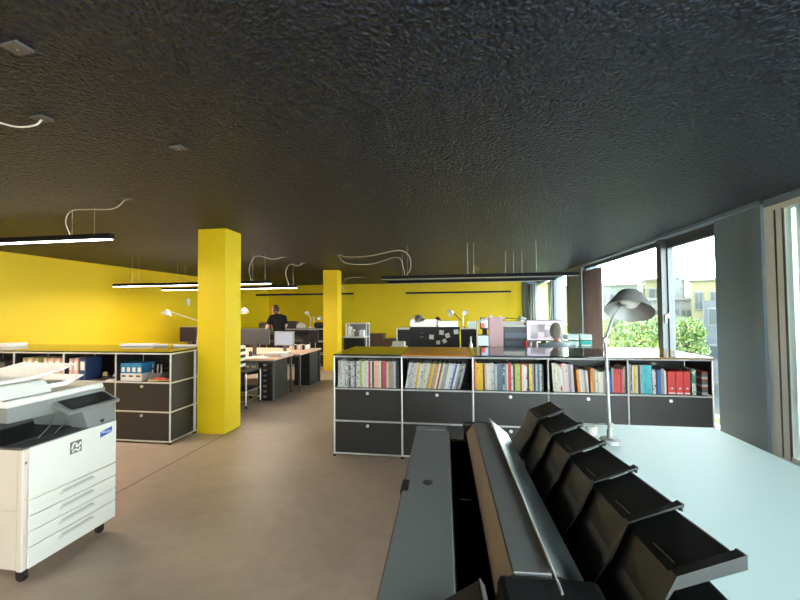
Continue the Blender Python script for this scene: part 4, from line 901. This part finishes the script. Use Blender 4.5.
# clear trays by the window
t = thing('acrylic_organiser', 'stack of clear and teal acrylic trays by the window, right of the grey-haired person', 'organiser', (1.645, 5.80, .741))
m_ac = mat('acrylic', (.55, .68, .66), .15, spec=.8); m_te = mat('teal_plastic', (.05, .45, .38), .3)
for i in range(5):
    for j in range(2):
        part('tray', MB().box(j*.18, j*.18+.165, 0, .25, i*.095, i*.095+.08, .006), m_te if (i+j*2) % 4 == 1 else m_ac, t)
        part('tray_paper', box(j*.18+.02, j*.18+.15, -.004, 0, i*.095+.01, i*.095+.03), M_PAPER, t)
for i, (x, m, n) in enumerate(((1.06, mat('red_cup', (.5, .05, .05), .4), 'red'), (1.13, M_WHITE, 'white'), (1.20, mat('mauve_cup', (.35, .15, .22), .4), 'mauve'), (1.28, M_BLK, 'black'))):
    b = MB().lathe([(.026, 0), (.032, .13-.01*i), (.028, .13-.01*i), (.024, .005)], 14); o = b.build('mug', m, loc=(x+.02, 5.975+.01*i, .741+.22), smooth=True); tag(o, n+' cup on the small tray below the large computer screen', 'cup')
o = MB().box(-.05, .32, -.05, .07, 0, .218).build('tray_box', M_DGREY, loc=(1.06, 5.98, .741), bevel=.005); tag(o, 'low dark box under the four cups', 'box')
# ------------------------------------------------------------------ people
SKIN = mat('skin', (.62, .36, .26), .55); SHIRT_B = mat('black_shirt', (.006, .006, .007), .95, spec=.08); SHIRT_G = mat('blue_grey_shirt', (.40, .48, .52), .8, bump=.2, bscale=40)
HAIR_B = mat('brown_hair', (.03, .014, .009), .7, spec=.2, bump=.6, bscale=90); HAIR_G = mat('grey_hair', (.30, .28, .23), .6, bump=.8, bscale=80); PANTS = mat('dark_trousers', (.012, .012, .015), .9, spec=.1)
def skin_mesh(name, joints, bones, m, parent, root=0, sub=2, loc=None):
    me = bpy.data.meshes.new(name); me.from_pydata([j[0] for j in joints], bones, []); me.materials.append(m)
    o = bpy.data.objects.new(name, me); COL.objects.link(o)
    if parent: o.parent = parent
    if loc: o.location = loc
    s = o.modifiers.new('skin', 'SKIN'); s.use_smooth_shade = True
    lay = me.skin_vertices[0].data if me.skin_vertices else None
    if lay is None:
        bm = bmesh.new(); bm.from_mesh(me); bm.verts.layers.skin.verify(); bm.to_mesh(me); bm.free(); lay = me.skin_vertices[0].data
    for i, j in enumerate(joints):
        r = j[1]; lay[i].radius = r if isinstance(r, tuple) else (r, r); lay[i].use_root = (i == root)
    u = o.modifiers.new('sub', 'SUBSURF'); u.levels = sub; u.render_levels = sub
    return o
def head_mb(r=1.):
    """head looking along -y, centre at origin, height .235"""
    bm = bmesh.new(); bmesh.ops.create_uvsphere(bm, u_segments=28, v_segments=20, radius=1)
    for v in bm.verts:
        x, y, z = v.co; w = .076*(1 if z > 0 else 1-.30*(-z)**1.5)
        X, Y, Z = x*w, y*.096, z*.118
        if z < -.2 and y < 0: Y *= 1-.12*(-z)
        if y < -.75: Y += .0
        n = math.exp(-((x/.17)**2+((z+.12)/.26)**2)) if y < 0 else 0; Y -= .020*n*(1-.0)
        e = (math.exp(-(((x-.42)/.18)**2+((z-.05)/.13)**2))+math.exp(-(((x+.42)/.18)**2+((z-.05)/.13)**2))) if y < 0 else 0; Y += .010*e
        q = math.exp(-((x/.35)**2+((z+.50)/.08)**2)) if y < 0 else 0; Y -= .006*q
        v.co = Vector((X, Y, Z))*r
    return bm
def head(t, c, yaw, pitch, m_hair, hair_len, skin=SKIN, bald=False):
    M = Matrix.Translation(c) @ Matrix.Rotation(yaw, 4, 'Z') @ Matrix.Rotation(pitch, 4, 'X')
    h = part('head', MB().frombm(head_mb(), M), skin, t, True)
    for s in (-1, 1):
        b = MB(); b.lathe([(.002, .012), (.016, .008), (.02, 0), (.012, -.004)], 12, M @ Matrix.Translation((s*.076, .008, -.005)) @ Matrix.Rotation(s*math.pi/2, 4, 'Y') @ Matrix.Diagonal((1.5, .9, 1, 1))); part('ear', b, skin, h, True)
        b = MB(); b.lathe([(.002, .006), (.009, .003), (.011, 0)], 10, M @ Matrix.Translation((s*.031, -.088, .006)) @ Matrix.Rotation(math.pi/2, 4, 'X')); part('eye', b, M_WHITE, h, True)
        b = MB(); b.lathe([(.001, .008), (.004, .0075)], 8, M @ Matrix.Translation((s*.031, -.089, .006)) @ Matrix.Rotation(math.pi/2, 4, 'X')); part('pupil', b, M_BLK, h)
    part('mouth', MB().box(-.022, .022, -.092, -.084, -.064, -.058, M=M), mat('lips', (.45, .16, .13), .5), h)
    bm = head_mb(1.13); dele = [v for v in bm.verts if (v.co.y < -.045 and v.co.z < .072) or v.co.z < hair_len or (v.co.y < .0 and v.co.z < .0)]
    bmesh.ops.delete(bm, geom=dele, context='VERTS')
    rnd = random.Random(5)
    for v in bm.verts: v.co *= 1+rnd.uniform(-.02, .035)
    o = part('hair', MB().frombm(bm, M), m_hair, t, True); sd = o.modifiers.new('solid', 'SOLIDIFY'); sd.thickness = .012; sd.offset = -1
    return h
def hand(t, wrist, fwd, up, m=SKIN, s=1., side=1):
    """palm with five curled fingers; fwd = direction of the fingers, up = back of the hand"""
    f = Vector(fwd).normalized(); u = Vector(up).normalized(); r = f.cross(u).normalized(); u = r.cross(f)
    W = Vector(wrist); P = lambda a, b, c: tuple(W+f*a*s+r*b*s*side+u*c*s)
    J = [(P(0, 0, 0), .024*s), (P(.045, 0, .004), (.036*s, .016*s)), (P(.085, 0, .004), (.038*s, .014*s))]; B = [(0, 1), (1, 2)]
    for k, (b, l) in enumerate(((-.030, .064), (-.010, .074), (.011, .070), (.030, .054))):
        i = len(J); J += [(P(.09, b, .002), .0095*s), (P(.09+l*.45, b*1.1, -.004), .009*s), (P(.09+l*.78, b*1.12, -.020), .008*s), (P(.09+l*.95, b*1.12, -.036), .007*s)]
        B += [(2, i), (i, i+1), (i+1, i+2), (i+2, i+3)]
    i = len(J); J += [(P(.035, -.042, -.004), .011*s), (P(.065, -.062, -.012), .010*s), (P(.09, -.066, -.022), .008*s)]; B += [(1, i), (i, i+1), (i+1, i+2)]
    return skin_mesh('hand', J, B, m, t, 0, 2)
def figure(t, J, B, clothes):
    """one continuous skin body; clothes = [(name, material, offset, {bone: (t0, t1)})] lifted off its surface"""
    tmp = skin_mesh('body', J, B, SKIN, None); bpy.context.view_layer.update()
    dg = bpy.context.evaluated_depsgraph_get(); ev = tmp.evaluated_get(dg); me = bpy.data.meshes.new_from_object(ev)
    old = tmp.data; bpy.data.objects.remove(tmp); bpy.data.meshes.remove(old)
    me.name = 'body'; o = bpy.data.objects.new('body', me); COL.objects.link(o); o.parent = t
    for p_ in me.polygons: p_.use_smooth = True
    segs = [(Vector(J[a][0]), Vector(J[b][0])) for a, b in B]
    rad = [(max(J[a][1]) if isinstance(J[a][1], tuple) else J[a][1])*.5+(max(J[b][1]) if isinstance(J[b][1], tuple) else J[b][1])*.5 for a, b in B]
    near = []
    for p_ in me.polygons:
        c = p_.center; best = None
        for i, (a, b) in enumerate(segs):
            d = b-a; tt = (c-a).dot(d)/d.length_squared; q = a+d*max(0, min(1, tt)); e = (c-q).length/rad[i]
            if best is None or e < best[0]: best = (e, i, max(0, min(1, tt)))
        near.append(best)
    for name, m, off, reg in clothes:
        vs = {}; b = MB(); V = []; F = []
        for p_, (e, i, tt) in zip(me.polygons, near):
            if B[i] in reg and reg[B[i]][0] <= tt <= reg[B[i]][1]:
                f = []
                for vi in p_.vertices:
                    if vi not in vs: vs[vi] = len(V); V.append(me.vertices[vi].co+me.vertices[vi].normal*off)
                    f.append(vs[vi])
                F.append(f)
        b.add(V, F); g = b.build(name, m, t, smooth=True); sd = g.modifiers.new('solid', 'SOLIDIFY'); sd.thickness = .006; sd.offset = -1
    return o
A_ = (0, 1)
def clothes(top, sleeve, m_top, long_=False):
    c = {(0, 1): A_, (1, 2): A_, (2, 3): A_, (3, 4): (0, .75), (3, 6): A_, (3, 10): A_, (6, 7): A_ if long_ else (0, .72), (10, 11): A_ if long_ else (0, .72)}
    if long_: c[(7, 8)] = (0, .95); c[(11, 12)] = (0, .95)
    tr = {(0, 14): A_, (14, 15): A_, (15, 16): A_, (0, 18): A_, (18, 19): A_, (19, 20): A_}
    return [(top, m_top, .012, c), ('trousers', PANTS, .010, tr)]
# standing person in black, bending towards the far sideboard
t = thing('person', 'standing person in a black t-shirt bending forward, seen from behind', 'person', (-4.36, 8.80, 0), R(48))
J = [((0, .0, .95), (.15, .12)), ((0, .03, 1.08), (.135, .105)), ((0, .09, 1.25), (.16, .115)), ((0, .16, 1.42), (.17, .10)), ((0, .20, 1.49), (.06, .06)), ((0, .235, 1.55), .05),
     ((-.17, .15, 1.42), .068), ((-.235, .22, 1.20), .050), ((-.22, .40, 1.09), .036), ((-.20, .47, 1.085), .028),
     ((.17, .15, 1.42), .068), ((.235, .20, 1.20), .050), ((.20, .38, 1.08), .036), ((.17, .45, 1.085), .028),
     ((-.09, -.01, .88), .095), ((-.10, .0, .50), .062), ((-.10, -.02, .10), .042), ((-.10, .10, .04), .036), ((.09, -.01, .88), .095), ((.10, .0, .50), .062), ((.10, -.02, .10), .042), ((.10, .10, .04), .036)]
Bn = [(0, 1), (1, 2), (2, 3), (3, 4), (4, 5), (3, 6), (6, 7), (7, 8), (8, 9), (3, 10), (10, 11), (11, 12), (12, 13), (0, 14), (14, 15), (15, 16), (16, 17), (0, 18), (18, 19), (19, 20), (20, 21)]
figure(t, J, Bn, clothes('t_shirt', .7, SHIRT_B))
for s in (-1, 1): part('shoe', MB().box(s*.10-.05, s*.10+.05, -.08, .20, 0, .085, .025), M_BLK, t)
hd = head(t, (-.01, .29, 1.625), math.pi+.5, R(-25), HAIR_B, -.085)
hand(t, (-.20, .47, 1.085), (.1, 1, -.1), (0, .2, 1)); hand(t, (.17, .45, 1.085), (-.1, 1, -.1), (0, .2, 1), side=-1)
t['label'] = 'standing person in a black t-shirt bending over, seen from behind'
# desk edge the hands rest on
desk('desk', 'narrow dark standing desk in front of the bending person', -5.4, -3.9, 9.10, 9.50, M_DGREY, 1.06)
monitor('black laptop screen the standing person is reaching for', -5.02, 9.33, 1.062, .28, .22, -1, S_OFF, M_BLK, R(5), .01)
# seated person with grey hair at the window desk
t = thing('person', 'seated person with short grey hair in a blue-grey shirt, back turned', 'person', (1.385, 5.34, 0), R(-4))
J = [((0, 0, .53), (.16, .13)), ((0, -.02, .68), (.15, .115)), ((0, -.01, .90), (.175, .115)), ((0, .01, 1.045), (.18, .10)), ((0, .03, 1.12), (.064, .062)), ((0, .045, 1.17), .056),
     ((-.19, .02, 1.04), .070), ((-.27, .13, .81), .050), ((-.17, .30, .79), .037), ((-.13, .38, .785), .028), ((.19, .02, 1.04), .070), ((.27, .13, .81), .050), ((.17, .30, .79), .037), ((.13, .38, .785), .028),
     ((-.10, .08, .53), .085), ((-.12, .42, .52), .06), ((-.12, .44, .10), .042), ((-.12, .54, .04), .036), ((.10, .08, .53), .085), ((.12, .42, .52), .06), ((.12, .44, .10), .042), ((.12, .54, .04), .036)]
figure(t, J, Bn, clothes('shirt', 1, SHIRT_G, True))
for s in (-1, 1): part('shoe', MB().box(s*.12-.045, s*.12+.045, .36, .64, 0, .08, .025), M_BLK, t)
head(t, (0, .06, 1.262), math.pi, R(-6), HAIR_G, -.07)
hand(t, (-.13, .38, .785), (.1, 1, -.1), (0, .2, 1)); hand(t, (.13, .38, .785), (-.1, 1, -.1), (0, .2, 1), side=-1)
chair(1.385, 5.30, R(-4), 'black office chair under the grey-haired person', back=False)
# dark-haired person behind the pinboard, facing us
t = thing('person', 'dark-haired person sitting behind the pinboard, only the top of the head showing', 'person', (-.41, 9.02, 0), 0)
J2 = [((x, -y, z), r) for (x, y, z), r in J]
figure(t, J2, Bn, clothes('shirt', 1, SHIRT_B, True))
for s in (-1, 1): part('shoe', MB().box(s*.12-.045, s*.12+.045, -.64, -.36, 0, .08, .025), M_BLK, t)
head(t, (0, -.06, 1.285), 0, R(12), HAIR_B, -.05)
hand(t, (-.13, -.38, .785), (.1, -1, -.1), (0, -.2, 1), side=-1); hand(t, (.13, -.38, .785), (-.1, -1, -.1), (0, -.2, 1))
chair(-.41, 9.06, math.pi, 'black office chair under the dark-haired person', back=False)
